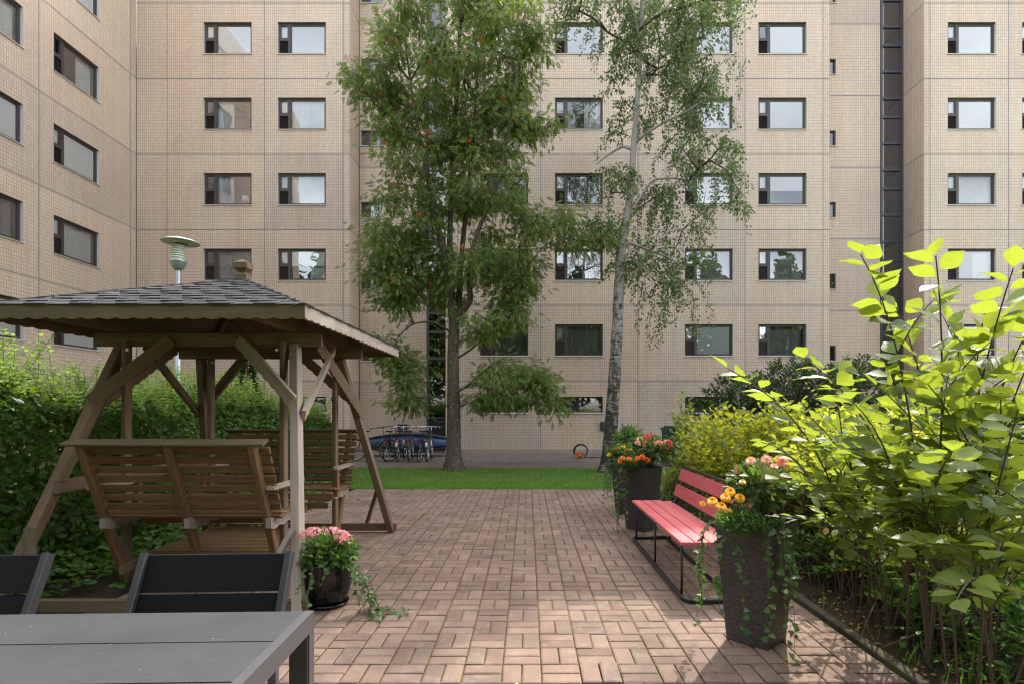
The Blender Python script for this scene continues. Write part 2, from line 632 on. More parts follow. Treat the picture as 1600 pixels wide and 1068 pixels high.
M['wood_b'] = wood_mat("bench_pine", (.090, .047, .020), (.195, .110, .050), (.15, .105, .065), .28)
M['wood_g'] = wood_mat("greenish_treated_pine", (.062, .047, .023), (.125, .095, .046), (.13, .105, .063), .4)
M['wood_l'] = wood_mat("pale_weathered_pine", (.19, .145, .105), (.33, .27, .21), (.31, .285, .25), .6)
M['steel'] = m_plain("galvanised_steel", (.42, .45, .48), .35, metal=.6, nscale=15)
M['bolt'] = m_plain("bolt_steel", (.5, .5, .5), .3, metal=.9)
M['charcoal'] = m_plain("charcoal_aluminium", (.075, .075, .08), .42, metal=.25, nscale=30)
M['chairf'] = m_plain("dark_chair_frame", (.020, .020, .022), .5)
M['black'] = m_plain("black_metal", (.02, .02, .022), .35)
M['blackp'] = m_plain("black_glazed_pot", (.006, .005, .006), .12)
M['rubber'] = m_plain("rubber", (.015, .015, .015), .7)
M['chrome'] = m_plain("polished_aluminium", (.62, .62, .62), .25, metal=.9)
M['red_l'] = m_plain("red_reflector", (.5, .01, .01), .3)
M['white'] = m_plain("white_enamel", (.62, .66, .58), .35)
M['lampg'] = m_plain("opal_lamp_ribs", (.60, .64, .55), .3)
M['soil'] = m_plain("potting_soil", (.035, .024, .017), .95, nscale=40, var=.5, bmp=.8)
M['berry'] = m_plain("red_berry", (.55, .07, .02), .35)
M['petal_c'] = m_leaf("coral_petal", (.78, .22, .13), (.85, .40, .24), (.9, .35, .2), .35)
M['petal_p'] = m_leaf("peach_petal", (.82, .38, .24), (.85, .52, .34), (.9, .5, .3), .35)
M['petal_r'] = m_leaf("red_petal", (.72, .07, .05), (.80, .15, .10), (.8, .1, .05), .3)
M['petal_y'] = m_leaf("yellow_petal", (.85, .55, .02), (.88, .66, .04), (.9, .6, .02), .3)
M['petal_a'] = m_leaf("amber_petal", (.85, .40, .01), (.88, .52, .02), (.9, .5, .02), .3)
M['petal_o'] = m_leaf("orange_petal", (.80, .16, .01), (.85, .24, .01), (.9, .2, .02), .3)
M['petal_k'] = m_leaf("pink_petal", (.80, .27, .30), (.85, .48, .47), (.9, .4, .4), .35)
M['petal_v'] = m_leaf("violet_petal", (.20, .12, .40), (.28, .2, .5), (.3, .2, .6), .3)
M['bud'] = m_leaf("cream_bud", (.62, .62, .35), (.72, .72, .5), (.7, .7, .3), .3)
M['lf_rowan'] = m_leaf("rowan_leaf", (.066, .110, .027), (.130, .188, .040), (.32, .46, .05), .43, cc=(.22, .24, .04))
M['lf_birch'] = m_leaf("birch_leaf", (.058, .092, .036), (.105, .155, .055), (.25, .38, .08), .38)
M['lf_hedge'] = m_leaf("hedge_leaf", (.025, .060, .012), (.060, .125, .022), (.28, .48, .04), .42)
M['lf_hedge_t'] = m_leaf("hedge_young_leaf", (.085, .17, .035), (.18, .28, .06), (.42, .60, .08), .45)
M['lf_big'] = m_leaf("large_shrub_leaf", (.055, .110, .022), (.110, .175, .030), (.44, .52, .04), .50, rough=.45, spec=.35, veins=True)
M['lf_med'] = m_leaf("yellowing_shrub_leaf", (.075, .14, .018), (.20, .25, .025), (.66, .68, .04), .52, cc=(.50, .30, .03))
M['lf_rhodo'] = m_leaf("rhododendron_leaf", (.022, .050, .014), (.045, .085, .022), (.12, .22, .03), .22, rough=.35, spec=.5)
M['lf_cover'] = m_leaf("ground_cover_leaf", (.045, .115, .018), (.10, .21, .03), (.3, .5, .04), .4)
M['lf_ivy'] = m_leaf("ivy_leaf", (.030, .080, .020), (.070, .145, .035), (.22, .42, .05), .35, cc=(.12, .20, .06))
M['lf_dahlia'] = m_leaf("dahlia_leaf", (.035, .070, .022), (.07, .12, .03), (.25, .40, .05), .35)
M['lf_mari'] = m_leaf("marigold_leaf", (.03, .080, .018), (.055, .12, .028), (.2, .4, .04), .35)
M['lf_green'] = m_leaf("fresh_green_leaf", (.04, .11, .02), (.08, .18, .03), (.25, .5, .04), .38)
M['lf_olive'] = m_leaf("olive_green_leaf", (.07, .12, .02), (.15, .21, .04), (.5, .58, .06), .45)
M['grassb'] = m_leaf("grass_blade", (.06, .13, .016), (.14, .24, .035), (.2, .45, .03), .35)
M['far_leaf'] = m_leaf("far_tree_leaf", (.035, .060, .020), (.07, .11, .03), (.15, .25, .04), .3)
M['dry'] = m_leaf("fallen_leaf", (.30, .22, .05), (.45, .32, .06), (.4, .3, .05), .25)
M['stem'] = m_plain("brown_stem", (.075, .048, .032), .8, nscale=30, var=.35, bmp=.4)
M['stem_g'] = m_plain("green_stem", (.10, .13, .04), .7)
M['blue'] = m_plain("blue_tarpaulin", (.028, .066, .15), .5, nscale=3, var=.15)
M['navy'] = m_plain("dark_tarpaulin_trim", (.014, .018, .028), .6)
M['green_bin'] = m_plain("dark_green_plastic", (.005, .055, .035), .5)
M['orange'] = m_plain("orange_plastic", (.55, .09, .02), .4)
M['pave_bed'] = None


def paver_mat():
    m, nt, b = mk("red_brown_paver")
    co = coord(nt)
    geo = nt.nodes.new("ShaderNodeNewGeometry").outputs["Position"]
    a = nt.nodes.new("ShaderNodeAttribute"); a.attribute_name = 'rnd'
    r = mathn(nt, 'FRACT', mathn(nt, 'ADD', mathn(nt, 'MULTIPLY', objrand(nt), 7.3), a.outputs["Fac"]))
    c = ramp(nt, r, [(0, (.165, .112, .088)), (.35, (.205, .143, .112)), (.7, (.235, .168, .130)), (1, (.18, .134, .108))])
    n = tex_noise(nt, 2.0, 5, .6, geo)
    c = mix(nt, .85, c, ramp(nt, n.outputs[0], [(.3, (.74, .74, .76)), (.7, (1.12, 1.08, 1.05))]), 'MULTIPLY')
    st_ = tex_noise(nt, .9, 5, .7, geo)
    c = mix(nt, .9, c, ramp(nt, st_.outputs[0], [(.38, (.80, .78, .74)), (.6, (1.04, 1.02, 1.0))]), 'MULTIPLY')
    f = tex_noise(nt, 260, 3, .7, geo)
    c = mix(nt, .8, c, ramp(nt, f.outputs[0], [(.32, (.52, .50, .5)), (.55, (1, 1, 1)), (.75, (1.5, 1.5, 1.5))]), 'MULTIPLY')
    d = tex_noise(nt, 9, 4, .6, geo)
    c = mix(nt, ramp(nt, d.outputs[0], [(.52, (0, 0, 0)), (.75, (.35, .35, .35))]), c, (.30, .25, .20))
    nt.links.new(c, b.inputs["Base Color"])
    b.inputs["Roughness"].default_value = .85
    b.inputs["Specular IOR Level"].default_value = .3
    bump(nt, b, f.outputs[0], .55, .0025)
    return m


def ground_mat(name, stops, scale, fine=60, fstops=((.3, (.6, .6, .6)), (.7, (1.2, 1.2, 1.2))), bs=.6, bd=.01, rough=.95):
    m, nt, b = mk(name)
    geo = nt.nodes.new("ShaderNodeNewGeometry").outputs["Position"]
    n = tex_noise(nt, scale, 6, .65, geo)
    f = tex_noise(nt, fine, 4, .7, geo)
    c = ramp(nt, n.outputs[0], stops)
    c = mix(nt, .9, c, ramp(nt, f.outputs[0], list(fstops)), 'MULTIPLY')
    nt.links.new(c, b.inputs["Base Color"])
    b.inputs["Roughness"].default_value = rough
    b.inputs["Specular IOR Level"].default_value = .2
    bump(nt, b, f.outputs[0], bs, bd)
    return m


M['paver'] = paver_mat()
M['bed'] = ground_mat("joint_sand_moss", [(.36, (.070, .055, .032)), (.50, (.125, .115, .030)), (.66, (.09, .075, .035))], 5, 120)
M['ground'] = ground_mat("ground_earth_grass", [(.35, (.05, .075, .02)), (.6, (.08, .12, .03))], .8, 30)
M['lawn'] = ground_mat("lawn_turf", [(.3, (.055, .115, .016)), (.55, (.085, .165, .022)), (.8, (.105, .175, .03))], 1.5, 45)
M['asphalt'] = ground_mat("worn_asphalt", [(.35, (.115, .096, .086)), (.65, (.155, .132, .118))], 1.2, 150, bd=.004)
M['gravel'] = ground_mat("gravel_strip", [(.35, (.13, .11, .10)), (.65, (.21, .18, .16))], 3, 45, ((.35, (.45, .45, .45)), (.6, (1.3, 1.3, 1.3))), 1.0, .02)
M['sandpath'] = ground_mat("pale_gravel_path", [(.35, (.30, .27, .23)), (.65, (.42, .38, .33))], 3, 60, ((.35, (.6, .6, .6)), (.6, (1.15, 1.15, 1.15))), .8, .01)
M['dirt'] = ground_mat("bed_soil", [(.35, (.035, .025, .017)), (.55, (.065, .048, .030)), (.75, (.05, .06, .02))], 4, 70, bs=1.0, bd=.02)
M['kerb'] = ground_mat("mossy_kerb", [(.40, (.045, .038, .028)), (.52, (.075, .065, .050)), (.60, (.06, .075, .018))], 6, 120, bd=.004)


def m_table():
    m, nt, b = mk("grey_composite_plank")
    co = coord(nt)
    g = tex_noise(nt, 1.0, 6, .7, mapping(nt, co, (14, 150, 60)))
    g2 = tex_noise(nt, 2.2, 3, .6, co)
    c = ramp(nt, g.outputs[0], [(.3, (.026, .026, .029)), (.7, (.048, .048, .052))])
    c = mix(nt, .6, c, ramp(nt, g2.outputs[0], [(.35, (.8, .8, .8)), (.7, (1.1, 1.1, 1.1))]), 'MULTIPLY')
    nt.links.new(c, b.inputs["Base Color"])
    b.inputs["Roughness"].default_value = .65
    b.inputs["Specular IOR Level"].default_value = .3
    bump(nt, b, g.outputs[0], .3, .002)
    return m


def m_slat():
    m, nt, b = mk("black_composite_slat")
    co = coord(nt)
    g = tex_noise(nt, 1.0, 6, .7, mapping(nt, co, (9, 130, 130)))
    c = ramp(nt, g.outputs[0], [(.3, (.004, .004, .0045)), (.7, (.009, .009, .010))])
    nt.links.new(c, b.inputs["Base Color"])
    b.inputs["Roughness"].default_value = .7
    b.inputs["Specular IOR Level"].default_value = .10
    bump(nt, b, g.outputs[0], .35, .002)
    return m


def m_red():
    m, nt, b = mk("faded_red_paint")
    co = coord(nt)
    g = tex_noise(nt, 1.0, 5, .65, mapping(nt, co, (3, 60, 60)))
    g2 = tex_noise(nt, 3.0, 4, .6, co)
    c = ramp(nt, g.outputs[0], [(.3, (.40, .075, .085)), (.7, (.50, .115, .125))])
    c = mix(nt, ramp(nt, g2.outputs[0], [(.5, (0, 0, 0)), (.8, (.35, .35, .35))]), c, (.6, .25, .24))
    nt.links.new(c, b.inputs["Base Color"])
    b.inputs["Roughness"].default_value = .42
    bump(nt, b, g.outputs[0], .25, .002)
    return m


def m_wicker():
    m, nt, b = mk("dark_brown_wicker")
    co = coord(nt, "UV")
    br = nt.nodes.new("ShaderNodeTexBrick")
    br.offset = .5
    br.inputs["Scale"].default_value = 1.0
    br.inputs["Brick Width"].default_value = .030
    br.inputs["Row Height"].default_value = .0150
    br.inputs["Mortar Size"].default_value = .0030
    br.inputs["Mortar Smooth"].default_value = .9
    br.inputs["Color1"].default_value = (.066, .052, .044, 1)
    br.inputs["Color2"].default_value = (.026, .021, .019, 1)
    br.inputs["Mortar"].default_value = (.006, .005, .005, 1)
    nt.links.new(co, br.inputs["Vector"])
    nt.links.new(br.outputs["Color"], b.inputs["Base Color"])
    b.inputs["Roughness"].default_value = .48
    bump(nt, b, mathn(nt, 'SUBTRACT', 1.0, br.outputs["Fac"]), .9, .006)
    return m


def m_shingle():
    m, nt, b = mk("mineral_felt_shingle")
    geo = nt.nodes.new("ShaderNodeNewGeometry").outputs["Position"]
    n = tex_noise(nt, 300, 3, .75, geo)
    n2 = tex_noise(nt, 4, 4, .6, geo)
    n3 = tex_noise(nt, 38, 5, .75, geo)
    r = objrand(nt)
    c = ramp(nt, n.outputs[0], [(.3, (.026, .026, .029)), (.7, (.064, .064, .068))])
    c = mix(nt, .7, c, ramp(nt, r, [(0, (.92, .92, .92)), (1, (1.05, 1.05, 1.05))]), 'MULTIPLY')
    c = mix(nt, mathn(nt, 'MULTIPLY', ramp(nt, n3.outputs[0], [(.60, (0, 0, 0)), (.68, (1, 1, 1))]), ramp(nt, n2.outputs[0], [(.4, (.0, .0, .0)), (.65, (.8, .8, .8))])), c, (.22, .22, .15))
    nt.links.new(c, b.inputs["Base Color"])
    b.inputs["Roughness"].default_value = .9
    bump(nt, b, n.outputs[0], .5, .002)
    return m


def m_bark(name, base, dark, lich, birch=False):
    m, nt, b = mk(name)
    geo = nt.nodes.new("ShaderNodeNewGeometry").outputs["Position"]
    if birch:
        g = tex_noise(nt, 1.0, 5, .7, mapping(nt, geo, (3, 3, 16)), 1.0)
        g2 = tex_noise(nt, 1.0, 5, .65, mapping(nt, geo, (9, 9, 4)))
        sep = nt.nodes.new("ShaderNodeSeparateXYZ"); nt.links.new(geo, sep.inputs[0])
        hz = nt.nodes.new("ShaderNodeMapRange")
        hz.inputs[1].default_value = 0.5; hz.inputs[2].default_value = 9.0; hz.inputs[3].default_value = .60; hz.inputs[4].default_value = .36
        nt.links.new(sep.outputs[2], hz.inputs[0])
        f = nt.nodes.new("ShaderNodeMath"); f.operation = 'SUBTRACT'
        nt.links.new(hz.outputs[0], f.inputs[0]); nt.links.new(mathn(nt, 'MULTIPLY', mathn(nt, 'ADD', g.outputs[0], g2.outputs[0]), .5), f.inputs[1])
        fac = mathn(nt, 'MULTIPLY', mathn(nt, 'ADD', f.outputs[0], .04), 9.0, True)
        c = mix(nt, fac, base, dark)
        bump(nt, b, g2.outputs[0], .8, .02)
    else:
        g = tex_noise(nt, 1.0, 6, .7, mapping(nt, geo, (22, 22, 5)), .5)
        c = ramp(nt, g.outputs[0], [(.3, dark), (.7, base)])
        g3 = tex_noise(nt, 16, 3, .6, geo)
        c = mix(nt, ramp(nt, g3.outputs[0], [(.62, (0, 0, 0)), (.68, (.8, .8, .8))]), c, lich)
        bump(nt, b, g.outputs[0], 1.0, .02)
    nt.links.new(c, b.inputs["Base Color"])
    b.inputs["Roughness"].default_value = .9
    b.inputs["Specular IOR Level"].default_value = .2
    return m


M['table'] = m_table()
M['slat'] = m_slat()
M['red'] = m_red()
M['wicker'] = m_wicker()
M['shingle'] = m_shingle()
M['bark_r'] = m_bark("rowan_bark", (.13, .11, .075), (.045, .035, .025), (.30, .31, .25))
M['bark_b'] = m_bark("birch_bark", (.30, .28, .25), (.045, .038, .032), (.3, .3, .25), True)

# ------------------------------------------------------------------ ground
def sheet(name, x0, x1, y0, y1, z, mat, seg=1, **k):
    mb = MB()
    mb.quad((x0, y0, z), (x1, y0, z), (x1, y1, z), (x0, y1, z))
    return mb.build(name, mat, **k)


def poly_sheet(name, pts, z, mat, **k):
    mb = MB()
    mb.add([(x, y, z) for x, y in pts], [tuple(range(len(pts)))])
    return mb.build(name, mat, **k)


D0, D1 = 20.2, 21.3
sheet('ground', -300, 300, -300, 300, -.075, M['ground'], kind='structure')
PX0, PX1, PY0, PY1 = -3.40, 2.19, .9, 10.9


def wig_edge(x0, x1, y, n, amp, seed):
    r = random.Random(seed)
    return [(x0 + (x1 - x0) * i / n, y + r.uniform(-amp, amp)) for i in range(n + 1)]


lawn_near = wig_edge(-5.0, 2.35, PY1 + .01, 60, .03, 3)
poly_sheet('lawn', [(-14.0, 11.2), (-5.3, 11.2)] + lawn_near + [(2.6, 10.4), (24, 10.4), (24, 14.8), (-14, 14.8)], -.015, M['lawn'], kind='structure')
sheet('asphalt_path', -14.0, 24, 14.8, 16.7, -.02, M['asphalt'], kind='structure')
sheet('gravel_strip', -14.0, 24, 16.7, D1 + .3, -.028, M['gravel'], kind='structure')
sheet('hedge_bed', -8.0, PX0, -2, 11.2, -.03, M['dirt'], kind='structure')
sheet('shrub_bed', PX1 + .08, 4.1, -2, 10.4, -.035, M['dirt'], kind='structure')
sheet('gravel_path', 4.1, 9.5, -4, 10.4, -.045, M['sandpath'], kind='structure')

# patio: basket-weave pavers
patio = sheet('patio', PX0, PX1, PY0, PY1, -.014, M['bed'], kind='structure')
PT = .232
paver_v = []


def paver_mesh(w, l, name, seed):
    r = random.Random(seed)
    a, b, c = w / 2, l / 2, .010
    mb = MB()
    j = lambda: r.uniform(-.0012, .0012)
    o = [(-a + j(), -b + j()), (a + j(), -b + j()), (a + j(), b + j()), (-a + j(), b + j())]
    t = [(x * (1 - c / a), y * (1 - c / b)) for x, y in o]
    v = [(x, y, -.045) for x, y in o] + [(x, y, -.005) for x, y in o] + [(x, y, 0) for x, y in t]
    f = [(0, 1, 5, 4), (1, 2, 6, 5), (2, 3, 7, 6), (3, 0, 4, 7), (4, 5, 9, 8), (5, 6, 10, 9), (6, 7, 11, 10), (7, 4, 8, 11), (8, 9, 10, 11)]
    mb.add(v, f)
    return mb.mesh(name)


GW, GL = .1065, .2225
pm_v = [paver_mesh(GW, GL, 'paver', s) for s in range(4)]
pm_h = [paver_mesh(GL, GW, 'paver', s + 9) for s in range(4)]
for me in pm_v + pm_h: me.materials.append(M['paver'])
slots = []
for i in range(-16, 11):
    x0 = .083 + PT * i
    if x0 < PX0 - .1 or x0 + PT > PX1 + .05: continue
    for j in range(-10, 34):
        y0 = 3.362 + PT * j
        if y0 < PY0 or y0 + PT > PY1 + .06: continue
        if (i + j) % 2 == 0:
            slots += [(x0 + PT * .25, y0 + PT / 2, 0), (x0 + PT * .75, y0 + PT / 2, 0)]
        else:
            slots += [(x0 + PT / 2, y0 + PT * .25, 1), (x0 + PT / 2, y0 + PT * .75, 1)]


def seen(x, y):
    return y > 3.0 and -1.35 < x < 2.3 or (y > 2.9 and -.9 < x < 2.3)


slots.sort(key=lambda s: (0 if seen(s[0], s[1]) else 100) + s[1])
rest_v, rest_f, rest_r = [], [], []
for n_, (x, y, k) in enumerate(slots):
    z = noise.noise(Vector((x * .8, y * .8, 3))) * .010 + R.uniform(-.0022, .0022)
    tilt = (R.uniform(-.009, .009), R.uniform(-.009, .009), R.uniform(-.012, .012))
    if .28 < x < .62 and 3.13 < y < 3.30: z += .012; tilt = (.05, 0, tilt[2])
    me = R.choice(pm_h if k else pm_v)
    if n_ < 300:
        o = bpy.data.objects.new('paver', me)
        COL.objects.link(o)
        o.parent = patio
        o.location = (x, y, z)
        o.rotation_euler = tilt
    else:
        Mx = Matrix.Translation((x, y, z)) @ Matrix.Rotation(tilt[2], 4, 'Z') @ Matrix.Rotation(tilt[0], 4, 'X') @ Matrix.Rotation(tilt[1], 4, 'Y')
        b0 = len(rest_v)
        rest_v += [tuple(Mx @ v.co) for v in me.vertices]
        for p in me.polygons:
            rest_f.append(tuple(b0 + q for q in p.vertices)); rest_r.append(R.random() if p.index == 0 else rest_r[-1])
me = bpy.data.meshes.new('far_pavers')
me.from_pydata(rest_v, [], rest_f)
at = me.attributes.new('rnd', 'FLOAT', 'FACE'); at.data.foreach_set('value', rest_r)
link_mesh('far_pavers', me, M['paver'], patio, kind='stuff')

kerb = empty('patio_kerb', (PX1 + .045, 1, 0), label='low mossy concrete kerb between the paved patio and the shrub bed', cat='kerb')
for i in range(12):
    mb = MB()
    y0, L = i * .83 - .4, .82
    mb.prism([(-.035, -.08), (.035, -.08), (.035, .008), (.026, .016), (-.026, .016), (-.035, .008)], y0, y0 + L)
    o = mb.build('kerb_stone', M['kerb'], kerb)
    o.rotation_euler = (R.uniform(-.004, .004), R.uniform(-.05, .05), R.uniform(-.006, .006))
    o.location = (R.uniform(-.006, .006), 0, R.uniform(-.008, .004))

# ------------------------------------------------------------------ the apartment building
ROOF = 19.8
ZJ = [2.61 + 2.77 * k for k in range(7)]
WIN_W, WIN_H = 1.762, 1.155
bld = empty('apartment_building', (0, D0, 0), label='beige tiled apartment block with rows of brown framed windows behind the lawn', cat='building')
wing = empty('apartment_wing', (-14.35, D0, 0), label='side wing of the beige tiled apartment block, seen at an angle on the left', cat='building')


def to_parent(o, parent, x, y, rz):
    o.parent = parent
    o.location = (x - parent.location.x, y - parent.location.y, 0)
    o.rotation_euler = (0, 0, rz)


def panel_mesh(u0, u1, z0, z1, holes):
    g = .017
    a0, a1, b0, b1 = u0 + g, u1 - g, z0 + g, z1 - g
    us = sorted({a0, a1} | {h[0] for h in holes} | {h[0] + h[2] for h in holes})
    zs = sorted({b0, b1} | {h[1] for h in holes} | {h[1] + h[3] for h in holes})
    us = [u for u in us if a0 - 1e-6 <= u <= a1 + 1e-6]; zs = [z for z in zs if b0 - 1e-6 <= z <= b1 + 1e-6]
    mb = MB()
    for i in range(len(us) - 1):
        for j in range(len(zs) - 1):
            cu, cz = (us[i] + us[i + 1]) / 2, (zs[j] + zs[j + 1]) / 2
            if any(h[0] < cu < h[0] + h[2] and h[1] < cz < h[1] + h[3] for h in holes): continue
            mb.quad((us[i], 0, zs[j]), (us[i + 1], 0, zs[j]), (us[i + 1], 0, zs[j + 1]), (us[i], 0, zs[j + 1]))
    d = .035
    mb.quad((a0, 0, b0), (a0, 0, b1), (a0, d, b1), (a0, d, b0), 1)
    mb.quad((a1, 0, b1), (a1, 0, b0), (a1, d, b0), (a1, d, b1), 1)
    mb.quad((a0, 0, b1), (a1, 0, b1), (a1, d, b1), (a0, d, b1), 1)
    mb.quad((a1, 0, b0), (a0, 0, b0), (a0, d, b0), (a1, d, b0), 1)
    for (hu, hz, hw, hh, *_r) in holes:
        e = .13
        mb.quad((hu, 0, hz), (hu, e, hz), (hu, e, hz + hh), (hu, 0, hz + hh), 2)
        mb.quad((hu + hw, 0, hz + hh), (hu + hw, e, hz + hh), (hu + hw, e, hz), (hu + hw, 0, hz), 2)
        mb.quad((hu, 0, hz + hh), (hu, e, hz + hh), (hu + hw, e, hz + hh), (hu + hw, 0, hz + hh), 1)
        mb.quad((hu, e, hz), (hu, 0, hz), (hu + hw, 0, hz), (hu + hw, e, hz), 1)
    return mb.mesh('wall_panel')


# window prototypes: local x right, y inwards, z up, origin = lower left corner of the opening
def rect_frame(mb, x0, x1, z0, z1, t, y0, y1):
    mb.box(x0, x1, y0, y1, z0, z0 + t); mb.box(x0, x1, y0, y1, z1 - t, z1)
    mb.box(x0, x0 + t, y0, y1, z0 + t, z1 - t); mb.box(x1 - t, x1, y0, y1, z0 + t, z1 - t)


def win_meshes(w, h, kind):
    out = {}
    fr = MB()
    y0, y1 = .075, .135
    if kind == 'big':
        mx = .355
        rect_frame(fr, .003, w - .003, .003, h - .003, .045, y0, y1)
        fr.box(mx, mx + .085, y0 - .004, y1, .048, h - .048)
        rect_frame(fr, mx + .085, w - .048, .048, h - .048, .030, y0 + .01, y1)
        fr.box(.048, mx, y0 + .002, y1, .52, .60)
        rect_frame(fr, .048, mx, .60, h - .048, .035, y0 + .008, y1)
        pn = MB()
        pn.quad((mx + .115, .112, .078), (w - .078, .112, .078), (w - .078, .112, h - .078), (mx + .115, .112, h - .078))
        pn.quad((.083, .112, .635), (mx - .035, .112, .635), (mx - .035, .112, h - .083), (.083, .112, h - .083))
        lv = MB()
        lv.quad((.048, .125, .048), (mx, .125, .048), (mx, .125, .52), (.048, .125, .52))
        for q in range(13):
            z = .055 + q * .0355
            lv.quad((.05, .088, z), (mx - .002, .088, z), (mx - .002, .110, z + .026), (.05, .110, z + .026))
        out['pane'], out['louver'] = pn, lv
        rx0, rz0 = .02, .02
    elif kind == 'base':
        mx = w * .48
        rect_frame(fr, .003, w - .003, .003, h - .003, .045, y0, y1)
        fr.box(mx, mx + .07, y0 - .004, y1, .048, h - .048)
        pn = MB(); pn.quad((mx + .07, .112, .048), (w - .048, .112, .048), (w - .048, .112, h - .048), (mx + .07, .112, h - .048))
        lv = MB()
        lv.quad((.048, .125, .048), (mx, .125, .048), (mx, .125, h - .048), (.048, .125, h - .048))
        for q in range(13):
            z = .055 + q * .0355
            if z + .03 > h - .05: break
            lv.quad((.05, .088, z), (mx - .002, .088, z), (mx - .002, .110, z + .026), (.05, .110, z + .026))
        out['pane'], out['louver'] = pn, lv
    else:
        mx = w * .42
        rect_frame(fr, .003, w - .003, .003, h - .003, .04, y0, y1)
        lv = MB(); lv.box(.043, mx, .09, .12, .043, h - .043)
        pn = MB(); pn.quad((mx, .112, .043), (w - .043, .112, .043), (w - .043, .112, h - .043), (mx, .112, h - .043))
        out['pane'], out['louver'] = pn, lv
    out['frame'] = fr
    s = MB()
    s.add([(-.03, -.035, -.012), (w + .03, -.035, -.012), (w + .03, .075, .02), (-.03, .075, .02), (-.03, -.035, -.034), (w + .03, -.035, -.034), (w + .03, .0, -.034), (-.03, .0, -.034)],
          [(0, 1, 2, 3), (4, 5, 1, 0), (7, 6, 5, 4), (0, 3, 7, 4), (1, 5, 6, 2)])
    out['sill'] = s
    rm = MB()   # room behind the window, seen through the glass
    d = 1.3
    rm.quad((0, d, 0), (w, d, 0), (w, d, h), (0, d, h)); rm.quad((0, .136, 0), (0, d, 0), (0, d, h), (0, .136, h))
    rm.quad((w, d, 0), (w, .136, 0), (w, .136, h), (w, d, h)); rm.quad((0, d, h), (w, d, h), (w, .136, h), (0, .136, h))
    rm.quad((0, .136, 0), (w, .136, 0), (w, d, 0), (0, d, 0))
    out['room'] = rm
    return out


def curtain_mesh(x0, x1, z0, z1, y, waves, amp, name):
    n = max(6, int(abs(x1 - x0) / .025))
    mb = MB()
    v = []
    for i in range(n + 1):
        t = i / n
        yy = y + amp * math.sin(t * waves * 2 * PI) + amp * .5 * math.sin(t * waves * 4.7 + 1)
        v += [(x0 + (x1 - x0) * t, yy, z0), (x0 + (x1 - x0) * t, yy * 1.0, z1)]
    mb.add(v, [(2 * i, 2 * i + 2, 2 * i + 3, 2 * i + 1) for i in range(n)], 0, True)
    return mb.mesh(name)


WM = {}
for kd, w, h in (('big', WIN_W, WIN_H), ('base', 1.762, .60), ('small', .817, .585)):
    d = win_meshes(w, h, kd)
    WM[kd] = {k: v.mesh('window' if k == 'frame' else k) for k, v in d.items()}
    for k, me in WM[kd].items():
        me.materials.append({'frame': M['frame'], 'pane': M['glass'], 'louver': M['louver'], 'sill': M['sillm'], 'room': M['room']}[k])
CUR = {
    'blind': (curtain_mesh(.42, 1.70, .05, 1.12, .138, 1, .0005, 'blind'), M['blind']),
    'half': (curtain_mesh(.42, 1.70, .55, 1.12, .138, 1, .0005, 'blind'), M['blind']),
    'left': (curtain_mesh(.42, 1.0, .05, 1.12, .24, 7, .02, 'curtain'), M['curtain']),
    'right': (curtain_mesh(1.1, 1.70, .05, 1.12, .24, 7, .02, 'curtain'), M['curtain']),
    'sheer': (curtain_mesh(.42, 1.70, .05, 1.12, .24, 14, .018, 'curtain'), M['curtain']),
    'dim': (curtain_mesh(.42, 1.70, .05, 1.12, .30, 12, .018, 'curtain'), M['curtain_d']),
    'vent': (curtain_mesh(.07, .335, .62, 1.09, .18, 1, .001, 'blind'), M['blind']),
}
for me, mt in CUR.values(): me.materials.append(mt)


def sub(me, name, parent):
    o = bpy.data.objects.new(name, me)
    COL.objects.link(o)
    o.parent = parent
    return o


def put_window(parent, ox, oy, rz, u, z, kind, cur):
    f = bpy.data.objects.new('window', WM[kind]['frame'])
    COL.objects.link(f)
    to_parent(f, parent, ox, oy, rz)
    off = Matrix.Rotation(rz, 3, 'Z') @ Vector((u, 0, z))
    f.location = Vector(f.location) + off
    for nm in ('pane', 'louver', 'sill', 'room'):
        if nm in WM[kind]: sub(WM[kind][nm], nm, f)
    if kind == 'big':
        for c in cur:
            sub(CUR[c][0], CUR[c][0].name.split('.')[0], f)
    elif kind == 'base' and cur:
        pass
    return f


def wall(parent, ox, oy, rz, us, zs, wins, sealant=True):
    """one plane of wall made of separate panels; wins: (u, z, w, h, kind, curtains)"""
    for i in range(len(us) - 1):
        for j in range(len(zs) - 1):
            hs = [w for w in wins if us[i] < w[0] + w[2] / 2 < us[i + 1] and zs[j] < w[1] + w[3] / 2 < zs[j + 1]]
            me = panel_mesh(us[i], us[i + 1], zs[j], zs[j + 1], hs)
            o = link_mesh('wall_panel', me, [M['facade'], M['core'], M['flash']])
            to_parent(o, parent, ox, oy, rz)
    sl = MB()
    for u in us[1:-1]:
        sl.quad((u - .02, .005, zs[0]), (u + .02, .005, zs[0]), (u + .02, .005, zs[-1]), (u - .02, .005, zs[-1]))
    for z in zs[1:-1]:
        prev = us[0]
        sl.quad((us[0], .0065, z - .02), (us[-1], .0065, z - .02), (us[-1], .0065, z + .02), (us[0], .0065, z + .02))
    if sl.v:
        o = sl.build('joint_sealant', M['seal'], kind='stuff')
        to_parent(o, parent, ox, oy, rz)
    for w in wins:
        put_window(parent, ox, oy, rz, w[0], w[1], w[4], w[5])


ZS = [.02] + ZJ + [ROOF]
ROWS = [3.53, 6.30, 9.07, 11.84, 14.61, 17.38]


def col(u, curs):
    return [(u, z, WIN_W, WIN_H, 'big', curs[i]) for i, z in enumerate(ROWS)]


def pick(bright):
    r = R.random()
    if r < bright: return ('blind', 'vent')
    if r < bright + .2: return ('sheer', 'vent')
    if r < bright + .35: return ('half', 'right', 'vent')
    if r < bright + .45: return ('left', 'right')
    return ('dim',)


